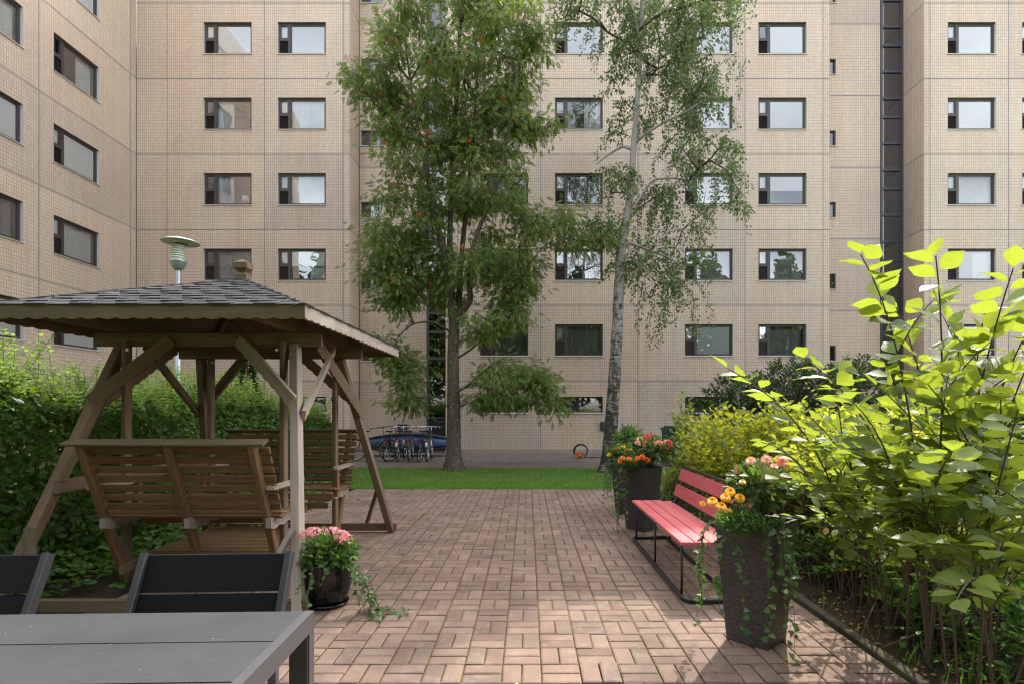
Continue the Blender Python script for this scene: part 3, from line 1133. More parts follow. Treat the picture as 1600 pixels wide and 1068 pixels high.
# section A (left part of the main front); rows listed from the ground up
xA = [-14.35, -13.22, -9.65, -6.76, -6.506]
A1 = [('dim',), ('dim',), ('left',), ('left',), ('blind', 'vent'), ('blind',)]
A2 = [('dim',), ('right', 'vent', 'half'), ('sheer', 'vent'), ('sheer', 'vent'), ('blind', 'vent'), ('blind', 'vent')]
wall(bld, 0, D0, 0, xA, ZS, col(-11.886, A1) + col(-9.161, A2) + [(-9.161, 1.445, 1.762, .60, 'base', ())])
# section D (middle)
xD = [-3.007, -2.55, .493, 4.06, 7.987, 10.85, 11.11]
D1c = [('dim',), ('dim',), ('left',), ('sheer', 'vent'), ('blind', 'vent'), ('blind', 'vent')]
D2c = [('dim', 'vent'), ('half',), ('dim', 'vent'), ('right', 'vent'), ('blind', 'vent'), ('blind', 'vent')]
D3c = [('blind', 'vent'), ('dim', 'vent'), ('blind', 'vent'), ('blind', 'vent'), ('blind', 'vent'), ('sheer', 'vent')]
D4c = [('dim', 'vent'), ('dim', 'vent'), ('half', 'vent'), ('blind', 'vent'), ('blind',), ('blind', 'vent')]
wall(bld, 0, D0, 0, xD, ZS, col(-1.738, D1c) + col(1.010, D2c) + col(5.779, D3c) + col(8.480, D4c)
     + [(x, 1.445, 1.762, .60, 'base', ()) for x in (-1.738, 1.01, 5.779, 8.48)])
# section F (right)
xF = [14.54, 14.78, 17.66, 21.3, 24.5]
F1c = [('dim', 'vent'), ('right',), ('sheer', 'vent'), ('blind', 'vent'), ('blind', 'vent'), ('blind', 'vent')]
wall(bld, 0, D0, 0, xF, ZS, col(15.43, F1c) + col(18.16, F1c) + col(22.0, F1c) + [(15.43, 1.445, 1.762, .60, 'base', ())])
# recessed stair walls B and E
SROW = [3.45 + 2.77 * k for k in range(6)]
wall(bld, 0, D1, 0, [-6.506, -3.888], ZS, [(-6.44, z, .817, .585, 'small', ()) for z in SROW])
wall(bld, 0, D1, 0, [11.11, 13.67], ZS, [(11.122, z, .817, .585, 'small', ()) for z in SROW])
# short return walls
wall(bld, -6.506, D0, PI / 2, [0.0, D1 - D0], ZS, [])
wall(bld, 14.54, D1, -PI / 2, [0.0, D1 - D0], ZS, [])
wall(bld, -3.007, D1, -PI / 2, [0.0, D1 - D0], ZS, [])
wall(bld, 11.11, D0, PI / 2, [0.0, D1 - D0], ZS, [])
# side wing
uW = [6.0 - D0, 9.0 - D0, 12.6 - D0, 16.17 - D0, 19.90 - D0, 0.0]
Wa = [('blind',), ('sheer', 'vent'), ('blind', 'vent'), ('right',), ('blind', 'vent'), ('blind', 'vent')]
Wb = [('blind', 'vent'), ('dim',), ('blind', 'vent'), ('sheer', 'vent'), ('blind',), ('blind', 'vent')]
wall(wing, -14.35, D0, PI / 2, uW, ZS, col(16.68 - D0, Wa) + col(13.89 - D0, Wb) + col(10.2 - D0, Wa) + col(6.9 - D0, Wb))

# glazed stair strips
def stair_strip(x0, x1):
    w = x1 - x0
    g = MB()
    g.box(0, .075, -.02, .07, 0, ROOF); g.box(w - .075, w, -.02, .07, 0, ROOF)
    zs = []
    for k in range(-5, 3):
        for z, t in ((14.63, .10), (13.58, .07), (12.87, .10)):
            zz = z + 2.77 * k
            if .5 < zz < ROOF - .1: zs.append((zz, t))
    zs = [(2.07, .08), (1.25, .06), (.92, .08)] + [q for q in zs if q[0] > 2.5]
    zs.sort()
    for z, t in zs: g.box(.075, w - .075, -.015, .06, z - t / 2, z + t / 2)
    f = g.build('stair_glazing', M['slate'])
    to_parent(f, bld, x0, D1, 0)
    prev = .92
    for z, t in zs[1:] + [(ROOF, .05)]:
        p = MB(); p.quad((.075, .035, prev), (w - .075, .035, prev), (w - .075, .035, z), (.075, .035, z))
        p.build('pane', M['glass_d'], f)
        prev = z
    r = MB()
    r.quad((0, 1.5, 0), (w, 1.5, 0), (w, 1.5, ROOF), (0, 1.5, ROOF)); r.quad((0, .07, 0), (0, 1.5, 0), (0, 1.5, ROOF), (0, .07, ROOF)); r.quad((w, 1.5, 0), (w, .07, 0), (w, .07, ROOF), (w, 1.5, ROOF))
    for k in range(7): r.box(0.01, w - .01, .12, 1.45, 2.61 + 2.77 * k - .1, 2.61 + 2.77 * k + .1)
    r.build('stairwell', M['room'], f)
    b = MB(); b.box(.12, w - .08, .05, .065, .95, 1.22); b.build('panel', M['blind'], f)
    d = MB(); d.box(.075, w - .075, .02, .055, .04, .88); d.build('door', M['black'], f)
    return f


stair_strip(-3.888, -3.007)
stair_strip(13.67, 14.54)
# plinth and roof edge
mb = MB()
for (a, b, y) in ((-14.35, -6.506, D0), (-3.007, 11.11, D0), (14.54, 24.5, D0), (-6.506, -3.888, D1), (11.11, 13.67, D1)):
    mb.box(a, b, y - .025, y + .2, -.03, .10)
o = mb.build('plinth', M['plinth']); to_parent(o, bld, 0, 0, 0)
mb = MB()
for (a, b, y) in ((-14.33, -6.50, D0), (-3.01, 11.13, D0), (14.52, 24.5, D0), (-6.49, -3.02, D1), (11.14, 14.51, D1)):
    mb.box(a, b, y - .03, y + .4, ROOF + .002, ROOF + .06)
o = mb.build('roof_edge', M['frame']); to_parent(o, bld, 0, 0, 0)
mb = MB()
mb.box(-14.3, 24.5, D1 + 1.9, D1 + 9, 0, ROOF - .05)
mb.box(-14.0, 24.4, D0 + 1.6, D1 + 1.9, ROOF - .25, ROOF - .05)
o = mb.build('roof', M['core']); to_parent(o, bld, 0, 0, 0)
mb = MB()
mb.box(-22, -14.38 - 1.45, 6.0, D0 + 9, 0, ROOF - .1)
mb.box(-15.9, -14.36, 5.99, 6.03, 0, ROOF); mb.box(-15.9, -14.37, 6.0, D0, ROOF - .2, ROOF)
o = mb.build('roof', M['core']); to_parent(o, wing, 0, 0, 0)
mb = MB(); mb.box(-14.35, -14.325, 6.0, D0 - .03, -.03, .10); o = mb.build('plinth', M['plinth']); to_parent(o, wing, 0, 0, 0)

# round vent and small boxes on the wall
mb = MB(); mb.lathe([(0, .03), (.09, .03), (.115, .018), (.12, 0)], n=20)
o = mb.build('wall_vent', M['slate'], label='round dark vent cover on the tiled wall beside the low basement window', cat='vent')
o.location = W(522, 623, D0 - .005); o.rotation_euler = (PI / 2, 0, 0)
mb = MB(); mb.box(-.13, .13, -.07, 0, -.16, .16); mb.box(-.10, .10, -.085, -.07, -.12, .12)
o = mb.build('meter_box', M['slate'], label='small dark box on the tiled wall beside the birch trunk', cat='meter box')
o.location = W(944, 665, D0 - .003)
mb = MB(); mb.box(-.16, .16, -.14, 0, -.10, .10); mb.box(-.19, .19, -.17, .0, .10, .125)
o = mb.build('mail_box', M['slate'], label='small dark box on the wall above the parked bicycles', cat='box')
o.location = W(629, 667, D1 - .003)

# ------------------------------------------------------------------ street lamp
lamp = empty('street_lamp', (-6.79, 10.7, 0), label='white mushroom-shaped street lamp on a grey pole behind the hedge', cat='street lamp')
zt = 4.86
mb = MB(); mb.lathe([(.055, 0), (.055, 2.6), (.045, 2.62), (.042, zt - .58)], n=14); mb.lathe([(.075, 0), (.075, .35), (.055, .40)], n=14)
mb.build('pole', M['steel'], lamp)
mb = MB(); mb.lathe([(.0, zt - .62), (.05, zt - .61), (.11, zt - .55), (.15, zt - .45), (.155, zt - .44), (.155, zt - .42), (.12, zt - .42)], n=28)
mb.build('lamp_base', M['steel'], lamp)
mb = MB()
for i in range(7):
    z = zt - .42 + i * .045
    mb.lathe([(.095, z), (.122, z + .006), (.126, z + .018), (.105, z + .036), (.095, z + .042)], n=28)
mb.build('lamp_ribs', M['lampg'], lamp)
mb = MB(); mb.lathe([(0, zt + .02), (.15, zt + .012), (.26, zt - .022), (.33, zt - .058), (.333, zt - .068), (.26, zt - .045), (.13, zt - .03), (.12, zt - .09)], n=36)
o = mb.build('lamp_shade', M['white'], lamp); o.rotation_euler = (0, math.radians(.6), 0)

# ------------------------------------------------------------------ garden swing with a roof
SX, SY = -2.87, 5.56
sw = empty('garden_swing', (SX, SY, 0), 0.0, label='wooden garden swing with two facing benches under a black shingled roof', cat='garden swing')
RX, RY, EZ, AZ = 1.20, 1.46, 2.33, 2.86
# roof deck
roof = MB()
cor = [(-RX, -RY, EZ), (RX, -RY, EZ), (RX, RY, EZ), (-RX, RY, EZ)]
ap = (0, 0, AZ)
for i in range(4):
    roof.add([cor[i], cor[(i + 1) % 4], ap], [(0, 1, 2)])
    a, b = cor[i], cor[(i + 1) % 4]
    roof.add([(a[0], a[1], EZ - .022), (b[0], b[1], EZ - .022), (0, 0, AZ - .022)], [(0, 2, 1)])
    roof.quad(a, (a[0], a[1], EZ - .022), (b[0], b[1], EZ - .022), b)
rf = roof.build('roof', M['wood'], sw)
# shingles on the four slopes
far_s = MB()
cnt = 0
for side in range(4):
    a, b = Vector(cor[side]), Vector(cor[(side + 1) % 4])
    mid = (a + b) / 2
    upv = Vector(ap) - mid
    SL = upv.length
    upv.normalize()
    xv = (b - a).normalized()
    half = (b - a).length / 2
    nv = xv.cross(upv).normalized()
    Mx = Matrix((xv, upv, nv)).transposed().to_4x4(); Mx.translation = mid
    ex = .135
    nrow = int(SL / ex) + 1
    for r_ in range(nrow):
        s0 = -.03 + r_ * ex
        hw = half * (1 - max(s0 + ex * .5, 0) / SL) + .02
        if hw < .03: continue
        wt = .17
        nt_ = int(2 * hw / wt) + 2
        ph = (r_ % 2) * wt * .5 + R.uniform(-.03, .03)
        for c_ in range(-nt_ // 2 - 1, nt_ // 2 + 2):
            x0 = c_ * wt + ph; x1 = x0 + wt - .004
            l0 = half * (1 - max(s0, 0) / SL) + .025; l1 = half * (1 - max(s0 + ex, 0) / SL) + .012
            lo = lambda x, l: max(-l, min(l, x))
            q = [(lo(x0, l0), s0), (lo(x1, l0), s0), (lo(x1, l1), s0 + ex + .03), (lo(x0, l1), s0 + ex + .03)]
            if q[1][0] - q[0][0] < .01: continue
            th = .006 + (.007 if (c_ + r_ * 3) % 2 else 0) + R.uniform(0, .002)
            dl = -.018 if (c_ + r_ * 3) % 2 else 0
            zb, zt_ = .003, .003 + th
            pts = []
            for (x, y), tz in zip(q, (1, 1, .25, .25)):
                yy = y + (dl if tz == 1 else 0)
                if yy < -.035: yy = -.035
                pts.append((x, yy, zb + .004 * (tz == 1), zt_ * tz + .004))
            v = [(p[0], p[1], p[2]) for p in pts] + [(p[0], p[1], p[3]) for p in pts]
            f = [(4, 5, 6, 7), (0, 1, 5, 4), (1, 2, 6, 5), (3, 0, 4, 7), (0, 3, 2, 1)]
            vv = [tuple(Mx @ Vector(p)) for p in v]
            if side == 0 and cnt < 290:
                m_ = MB(); m_.add(vv, f); m_.build('shingle', M['shingle'], rf); cnt += 1
            else:
                far_s.add(vv, f)
far_s.build('far_shingles', M['shingle'], rf, kind='stuff')
# ridge caps
for i in range(4):
    a = Vector(cor[i]); d = Vector(ap) - a
    m_ = MB()
    for k in range(9):
        p = a + d * (k / 9.0); q = a + d * ((k + 1.15) / 9.0)
        x = (q - p).normalized(); y = Vector((0, 0, 1)).cross(x).normalized(); z = x.cross(y)
        w_ = .075
        h_ = .016 if k else .014
        m_.add([p - y * w_ - z * .012, p + z * (h_ + .008), p + y * w_ - z * .012, q + y * w_ - z * .022, q + z * (h_ - .004), q - y * w_ - z * .022],
               [(0, 1, 4, 5), (1, 2, 3, 4), (0, 2, 1)])
    m_.build('ridge_cap', M['shingle'], rf)
# finial
m_ = MB()
m_.box(-.058, .058, -.058, .058, AZ - .03, AZ + .045)
z0 = AZ + .045
s1, s2 = .045, .095
ring = lambda s, z: [(-s, -s, z), (s, -s, z), (s, s, z), (-s, s, z)]
lv = [ring(.058, z0), ring(.034, z0 + .02), ring(.034, z0 + .03), ring(.068, z0 + .065), ring(.068, z0 + .12)]
vv = [p for r_ in lv for p in r_] + [(0, 0, z0 + .165)]
ff = [(i * 4 + k, i * 4 + (k + 1) % 4, i * 4 + 4 + (k + 1) % 4, i * 4 + 4 + k) for i in range(4) for k in range(4)] + [(16 + k, 16 + (k + 1) % 4, 20) for k in range(4)]
m_.add(vv, ff)
m_.build('finial', M['wood'], rf)
# fascia boards, scalloped along the lower edge
fh = .105
e = .012
wavy_board('fascia', (-RX - .02, -RY - e, EZ - fh / 2 - .004), (RX + .02, -RY - e, EZ - fh / 2 - .004), .022, fh, M['wood_g'], sw, amp=.014, wl_=.13)
wavy_board('fascia', (RX + e, -RY - .02, EZ - fh / 2 - .004), (RX + e, RY + .02, EZ - fh / 2 - .004), .022, fh, M['wood_l'], sw, amp=.014, wl_=.13)
wavy_board('fascia', (RX, RY + e, EZ - fh / 2 - .004), (-RX, RY + e, EZ - fh / 2 - .004), .022, fh, M['wood'], sw, amp=.014, wl_=.13)
wavy_board('fascia', (-RX - e, RY, EZ - fh / 2 - .004), (-RX - e, -RY, EZ - fh / 2 - .004), .022, fh, M['wood'], sw, amp=.014, wl_=.13)
# rafters and boards of the soffit
for i in range(4):
    beam('rafter', (cor[i][0] * .96, cor[i][1] * .96, EZ - .055), (0, 0, AZ - .07), .045, .07, M['wood'], sw)
for k in range(-5, 6):
    x = k * .2
    zt_ = lambda x: EZ + (AZ - EZ) * (1 - abs(x) / RX)
    for s_ in (-1, 1):
        beam('roof_board', (x, s_ * RY * .97, EZ - .03), (x, s_ * RY * abs(x) / RX + s_ * .02, zt_(x) - .04), .17, .012, M['wood'], sw, up=(0, 0, 1))
# base beams, legs, top beams
FX, FY, TX, TY, TZ = 1.15, 1.42, .78, .60, 2.12
for s_ in (-1, 1):
    beam('base_beam', (-FX - .08, s_ * (FY - .02), .075), (FX + .06, s_ * (FY - .02) + (.02 if s_ > 0 else 0), .075), .045, .095, M['wood_g'] if s_ < 0 else M['wood'], sw)
LG = {}
for sx in (-1, 1):
    for sy in (-1, 1):
        p0 = (sx * FX, sy * FY, .0); p1 = (sx * TX, sy * TY, TZ)
        mt = M['wood_l'] if (sx, sy) == (1, -1) else M['wood']
        LG[(sx, sy)] = beam('leg', p0, p1, .075, .10, mt, sw, up=(0, -1, 0))
        q = lambda z, sx=sx, sy=sy: Vector((sx * (FX + (TX - FX) * z / TZ), sy * (FY + (TY - FY) * z / TZ), z))
        # knee brace across (x) and along (y)
        a = q(1.62); 
        wavy_board('brace', (a.x, a.y + sy * .06, a.z), (sx * .30, sy * (TY + .06), TZ + .05), .035, .11, mt if sy < 0 and sx > 0 else M['wood'], sw, amp=.010, wl_=.10)
        a = q(1.50)
        wavy_board('brace', (a.x + sx * .06, a.y, a.z), (sx * (TX + .06), -sy * .22, TZ + .06), .035, .11, mt, sw, up=(sx * .2, 0, 1), amp=.010, wl_=.10)
        a = q(.62)
        beam('brace', (a.x - sx * .01, a.y - sy * -.065, a.z), (a.x - sx * .22, sy * (FY + .035), .10), .035, .085, mt if sx > 0 and sy < 0 else M['wood_g'], sw, up=(0, 1, 0))
for s_ in (-1, 1):
    beam('top_beam', (-1.02, s_ * TY, TZ + .06), (1.02, s_ * TY, TZ + .06), .045, .12, M['wood'], sw)
    beam('side_beam', (s_ * TX, -1.30, TZ + .155), (s_ * TX, 1.30, TZ + .155), .07, .07, M['wood'], sw)
beam('side_rail', (-.93, -1.12, .93), (-.93, 1.1, .93), .035, .11, M['wood'], sw)
# hangers
for sx in (-1, 1):
    for sy in (-1, 1):
        beam('hanger', (sx * .70, sy * .655, .10), (sx * .70, sy * .655, 2.16), .045, .085, M['wood'], sw, up=(0, 1, 0))
        m_ = MB(); m_.tube([(sx * .66, sy * .655 - .06, .16), (sx * .66, sy * .655 - .085, .16)], .016, 8); m_.build('bolt', M['bolt'], sw)
        m_ = MB(); m_.tube([(sx * .66, sy * .655 - .05, 2.08), (sx * .66, sy * .655 - .055, 2.08)], .014, 8); m_.build('bolt', M['bolt'], sw)
# platform
for i in range(9):
    y = -.56 + i * .14
    beam('floor_board', (-.62, y, .235), (.66, y, .235), .125, .026, M['wood_b'], sw)
for sx in (-1, 1):
    beam('floor_joist', (sx * .64, -.80, .175), (sx * .64, .80, .175), .045, .09, M['wood'], sw)


def swing_bench(s_):
    """bench with its back to -y when s_ = -1; built from slats on three raked supports"""
    up0 = Vector((0, s_ * 1.20, 1.28)); lo0 = Vector((0, s_ * .70, .06))
    d = lo0 - up0
    fr = beam('bench', (-.67, up0.y, up0.z), (-.67, lo0.y, lo0.z), .075, .055, M['wood_b'], sw, up=(1, 0, 0))
    inv = fr.matrix_basis.inverted()

    def child(o):
        Mw = o.matrix_basis.copy()
        o.parent = fr
        o.matrix_basis = inv @ Mw
        return o
    for x in (0.02, .69):
        child(beam('bench_support', (x, up0.y, up0.z), (x, lo0.y, lo0.z) if x > .1 else (x, s_ * .82, .34), .075, .055, M['wood_b'], sw, up=(1, 0, 0)))
    nrm = Vector((0, -s_ * (-d.z), -s_ * d.y * -1)).normalized()
    inn = Vector((0, -s_, 0))
    for i in range(8):
        t = .045 + i * .0655
        p = up0 + d * t + inn * .045
        child(beam('slat', (-.745, p.y, p.z), (.80, p.y, p.z), .022, .062, M['wood_b'], sw, up=(0, -d.y, -d.z)))
    p = up0 + Vector((0, -s_ * .01, .012))
    child(beam('top_rail', (-.80, p.y, p.z), (.79, p.y, p.z), .115, .024, M['wood_g'] if s_ < 0 else M['wood'], sw, up=(0, s_ * .35, 1)))
    for i in range(6):
        y = s_ * (.90 - i * .098)
        z = .665 - .0 * i + (.012 if i == 5 else 0) + .004 * i
        child(beam('seat_slat', (-.76, y, z), (.80, y, z), .085, .022, M['wood_b'], sw))
    y = s_ * .36
    child(beam('seat_apron', (-.74, y, .62), (.78, y, .62), .022, .075, M['wood_b'], sw))
    child(beam('seat_apron', (-.72, y + s_ * .02, .52), (.72, y + s_ * .02, .52), .022, .06, M['wood_b'], sw))
    for x in (-.66, .04, .72):
        child(wavy_board('seat_bearer', (x, s_ * .99, .60), (x, s_ * .36, .615), .045, .10, M['wood_l'], sw, amp=.02, wl_=.16))
    for x in (-.70, .77):
        m_ = MB()
        prof = []
        for k in range(13):
            a = PI * k / 12
            prof.append((.035 * math.cos(a) if k else .035, .0))
        ln = .62
        pts = [(x - .035, s_ * 1.06), (x + .03, s_ * 1.06), (x + .04, s_ * (1.06 - ln + .06)), (x + .03, s_ * (1.06 - ln + .01)), (x, s_ * (1.06 - ln)), (x - .03, s_ * (1.06 - ln + .01)), (x - .04, s_ * (1.06 - ln + .06))]
        if s_ < 0: pts = pts[::-1]
        m_.prism([(p[0], p[1]) for p in pts], .895, .925, axis='z')
        child(m_.build('armrest', M['wood_l'], None))
        child(beam('arm_post', (x, s_ * .50, .60), (x, s_ * .50, .895), .045, .06, M['wood_b'], sw, up=(0, 1, 0)))
    return fr


swing_bench(-1)
swing_bench(1)

# ------------------------------------------------------------------ table and chairs
tb = empty('garden_table', (-.885, 2.285, 0), math.radians(1.8), label='grey composite plank garden table with charcoal metal frame in the lower left corner', cat='table')
TH, TL, TWD = .72, 1.75, .90
fw = .036
yb = 0
for i in range(3):
    y1_ = -.005 - i * .298; y0_ = y1_ - .290
    m_ = MB(); m_.box(-TL + fw, -fw - .003, y0_, y1_, TH - .028, TH - .003)
    m_.build('plank', M['table'], tb)
m_ = MB()
m_.box(-TL, 0, -.004, .0, TH - .075, TH - .004)
m_.box(-TL, 0, -TWD - .004, -TWD, TH - .075, TH - .004)
m_.box(-fw, 0, -TWD, -.004, TH - .075, TH)
m_.box(-TL, -TL + fw, -TWD, -.004, TH - .075, TH)
m_.build('frame', M['charcoal'], tb)
m_ = MB(); m_.box(-TL + fw, -fw, -TWD + .01, -.01, TH - .06, TH - .034); m_.build('underside', M['black'], tb)
for sx, sy in ((0, 0), (1, 0), (0, 1), (1, 1)):
    x1_ = -.0 if not sx else -TL + .075
    y1_ = 0 if not sy else -TWD + .075
    m_ = MB()
    m_.box(x1_ - .075, x1_ - .004, y1_ - .071, y1_, .0, TH - .076)
    m_.box(x1_ - .003, x1_, y1_ - .055, y1_, .0, TH - .076, 1)
    m_.build('leg', [M['black'], M['charcoal']], tb)


def chair(loc, rz, label):
    c = empty('garden_chair', loc, rz, label=label, cat='chair', group='black slatted chairs tucked behind the table')
    w = .73
    # chair faces -y; back at y = 0 leaning
    lean = .17
    for i in range(4):
        z1 = .845 - i * .172; z0 = z1 - .160
        m_ = MB()
        y1_, y0_ = lean * (z1 - .45) / .39, lean * (z0 - .45) / .39
        m_.add([(.01, y0_, z0), (w - .045, y0_, z0), (w - .045, y1_, z1), (.01, y1_, z1), (.01, y0_ + .02, z0), (w - .045, y0_ + .02, z0), (w - .045, y1_ + .02, z1), (.01, y1_ + .02, z1)],
               [(0, 1, 2, 3), (5, 4, 7, 6), (3, 2, 6, 7), (1, 0, 4, 5), (1, 5, 6, 2), (0, 3, 7, 4)])
        if i < 3: m_.build('back_slat', M['slat'], c)
    for x in (0, w - .042):
        yt = lean * (.848 - .45) / .39
        beam('back_frame', (x + .02, -.035, .40), (x + .02, yt + .006, .852), .034, .05, M['chairf'], c, up=(0, -1, 0), c=.004)
    for i in range(5):
        beam('seat_slat', (.03, -.06 - i * .085, .435), (w - .05, -.06 - i * .085, .435), .075, .02, M['slat'], c)
    for x in (.02, w - .022):
        beam('leg', (x, -.02, 0), (x, -.02, .44), .04, .04, M['charcoal'], c, up=(0, 1, 0), c=.004)
        beam('leg', (x, -.44, 0), (x, -.44, .44), .04, .04, M['charcoal'], c, up=(0, 1, 0), c=.004)
    return c


chair((-1.868, 2.50, 0), math.radians(2.5), 'black slatted garden chair tucked against the table nearest its free corner')
chair((-3.03, 2.47, 0), math.radians(2.5), 'black slatted garden chair cut off by the left edge of the photo')

# ------------------------------------------------------------------ red bench
rb = empty('park_bench', (1.26, 4.47, 0), label='faded red slatted bench on a black tubular steel frame beside the planters', cat='bench')
BL = 2.10
seat = [(0.045, .462), (.163, .462), (.281, .462), (.399, .452)]
for i, (x, z) in enumerate(seat):
    beam('seat_slat', (x, 0, z), (x, BL, z), .110, .030, M['red'], rb, up=(-.0 if i < 3 else -.10, 0, 1), c=.005)
bk = [(.515, .605), (.572, .785)]
for x, z in bk:
    beam('back_slat', (x, 0, z), (x, BL, z), .028, .135, M['red'], rb, up=(.30, 0, 1), c=.005)


for x, z in seat:
    for y in (.14, BL * .5, BL - .14):
        m_ = MB(); m_.lathe([(0, .0185), (.006, .018), (.008, .0152)], (x, y, z), 8); m_.build('bolt', M['bolt'], rb)


def arc(pts, r=.07, n=5):
    out = [Vector(pts[0])]
    for i in range(1, len(pts) - 1):
        p, a, b = Vector(pts[i]), Vector(pts[i - 1]), Vector(pts[i + 1])
        da, db = (a - p), (b - p)
        rr = min(r, da.length * .49, db.length * .49)
        s0, s1 = p + da.normalized() * rr, p + db.normalized() * rr
        for k in range(n + 1):
            t = k / n
            out.append(s0 * (1 - t) ** 2 + p * 2 * t * (1 - t) + s1 * t ** 2)
    out.append(Vector(pts[-1]))
    return out


m_ = MB()
m_.tube(arc([(.42, -.05, .022), (.0, -.05, .022), (.0, BL + .05, .022), (.42, BL + .05, .022)], .12, 8), .020, 10)
m_.tube([(.05, .30 - .05, .022), (.02, .10, .022)], .004, 5)
m_.build('base_frame', M['black'], rb)
m_ = MB()
for y in (.10, BL * .5, BL - .10):
    m_.tube([(.022, y, .03), (.022, y, .447)], .011, 8)
m_.build('front_post', M['black'], rb)
for y in (.14, BL - .14):
    m_ = MB()
    m_.tube(arc([(.40, y, .02), (.44, y, .30), (.42, y, .44), (.49, y, .52), (.60, y, .88)], .08, 5), .014, 8)
    m_.build('back_post', M['black'], rb)
    m_ = MB(); m_.tube(arc([(.02, y, .438), (.30, y, .438), (.42, y, .43)], .05), .010, 8); m_.build('seat_support', M['black'], rb)
m_ = MB(); m_.tube(arc([(.59, .14, .80), (.60, .06, .88), (.60, BL - .06, .88), (.59, BL - .14, .80)], .07, 5), .013, 8); m_.build('top_rail', M['black'], rb)
m_ = MB(); m_.tube(arc([(.42, -.05, .022), (.42, BL + .05, .022)], .05), .018, 8); m_.build('rear_tube', M['black'], rb)

# ------------------------------------------------------------------ planters
def planter(loc, rz, label):
    p = empty('wicker_planter', loc, rz, label=label, cat='planter', group='tall dark wicker planters along the patio edge')
    b0, b1, h = .142, .198, .80
    me = bpy.data.meshes.new('body')
    v, f, uv = [], [], []
    nz = 8
    for s_ in range(4):
        a0 = PI / 4 + s_ * PI / 2
        for k in range(nz + 1):
            t = k / nz
            hw = b0 + (b1 - b0) * t
            for q in (0, 1, 2, 3, 4):
                u = q / 4
                c0 = Vector((math.cos(a0), math.sin(a0))) * hw * math.sqrt(2)
                c1 = Vector((math.cos(a0 + PI / 2), math.sin(a0 + PI / 2))) * hw * math.sqrt(2)
                pt = c0.lerp(c1, u)
                bulge = 1 - .02 * (1 if q in (0, 4) else 0)
                v.append((pt.x * bulge, pt.y * bulge, .004 + h * t)); uv.append((u * 2 * hw, h * t))
    for s_ in range(4):
        for k in range(nz):
            for q in range(4):
                a = s_ * (nz + 1) * 5 + k * 5 + q
                f.append((a, a + 1, a + 6, a + 5))
    me.from_pydata(v, [], f)
    ul = me.uv_layers.new(name='UVMap')
    for l in me.loops: ul.data[l.index].uv = uv[l.vertex_index]
    link_mesh('body', me, M['wicker'], p)
    m_ = MB()
    B = b1 * .985
    for (x0, x1, y0, y1) in ((-B, B, -B, -B + .02), (-B, B, B - .02, B), (-B, -B + .02, -B + .02, B - .02), (B - .02, B, -B + .02, B - .02)):
        m_.box(x0, x1, y0, y1, h - .004, h + .014)
    m_.box(-B + .021, -B + .024, -B + .02, B - .02, h - .14, h - .004); m_.box(B - .024, B - .021, -B + .02, B - .02, h - .14, h - .004)
    m_.box(-B + .02, B - .02, B - .024, B - .021, h - .14, h - .004); m_.box(-B + .02, B - .02, -B + .021, -B + .024, h - .14, h - .004)
    m_.build('rim', M['rubber'], p)
    m_ = MB(); m_.quad((-B + .02, -B + .02, h - .06), (B - .02, -B + .02, h - .06), (B - .02, B - .02, h - .06), (-B + .02, B - .02, h - .06)); m_.build('soil', M['soil'], p)
    m_ = MB(); m_.box(-b0 * .96, b0 * .96, -b0 * .96, b0 * .96, 0, .02); m_.build('foot', M['rubber'], p)
    return p


planter((1.548, 3.725, 0), math.radians(42), 'tall dark wicker planter nearest the camera, holding amber marigolds and trailing ivy')
planter((1.49, 7.21, 0), math.radians(43), 'tall dark wicker planter with orange marigolds at the far end of the red bench')
planter((1.53, 8.30, 0), math.radians(41), 'tall dark wicker planter partly hidden behind the orange flowered one')


def rand_dirs(n, up=0.0):
    d = NR.normal(size=(n, 3)); d[:, 2] += up
    return unit(d)


def petals(layers):
    """layers: (count, radius, lift angle, petal len, width, start radius)"""
    v, f = [], []
    for (n, lift, L, wd, r0, z0, ph) in layers:
        for k in range(n):
            a = 2 * PI * (k + ph) / n
            ca, sa = math.cos(a), math.sin(a)
            cl, sl = math.cos(lift), math.sin(lift)
            b = len(v)
            for (t, w_) in ((0, .35), (.55, 1.0), (1, .55)):
                r = r0 + t * L * cl
                z = z0 + t * L * sl - .15 * L * t * t
                for s_ in (-1, 1):
                    v.append((r * ca - s_ * w_ * wd * sa, r * sa + s_ * w_ * wd * ca, z))
            f += [(b, b + 2, b + 3, b + 1), (b + 2, b + 4, b + 5, b + 3)]
    return v, f


DAHLIA = petals([(14, .15, .40, .085, .08, 0, 0), (13, .45, .36, .08, .06, .05, .5), (10, .8, .28, .07, .04, .09, .2), (7, 1.2, .18, .05, .02, .13, 0)])
MARI = petals([(12, -.05, .42, .11, .05, -.02, 0), (12, .3, .38, .11, .04, .06, .5), (10, .7, .32, .10, .03, .12, .2), (8, 1.05, .25, .09, .02, .17, .6), (6, 1.35, .16, .07, .01, .2, .1)])
HEAD = petals([(5, .2, .5, .2, .02, 0, 0)])


def flower(name, tmpl, p, nrm, size, mat, parent, **k):
    me = bpy.data.meshes.new(name)
    n = Vector(nrm).normalized()
    q = n.to_track_quat('Z', 'Y').to_matrix()
    off = Vector(parent.location)
    v = [tuple(q @ (Vector(a) * size)) for a in tmpl[0]]
    me.from_pydata(v, [], tmpl[1])
    at = me.attributes.new('rnd', 'FLOAT', 'FACE')
    at.data.foreach_set('value', [R.random() for _ in tmpl[1]])
    o = link_mesh(name, me, mat, parent)
    o.location = Vector(p) - off
    return o


def rel(parent, arr):
    return np.asarray(arr) - np.array(parent.location)[None, :]


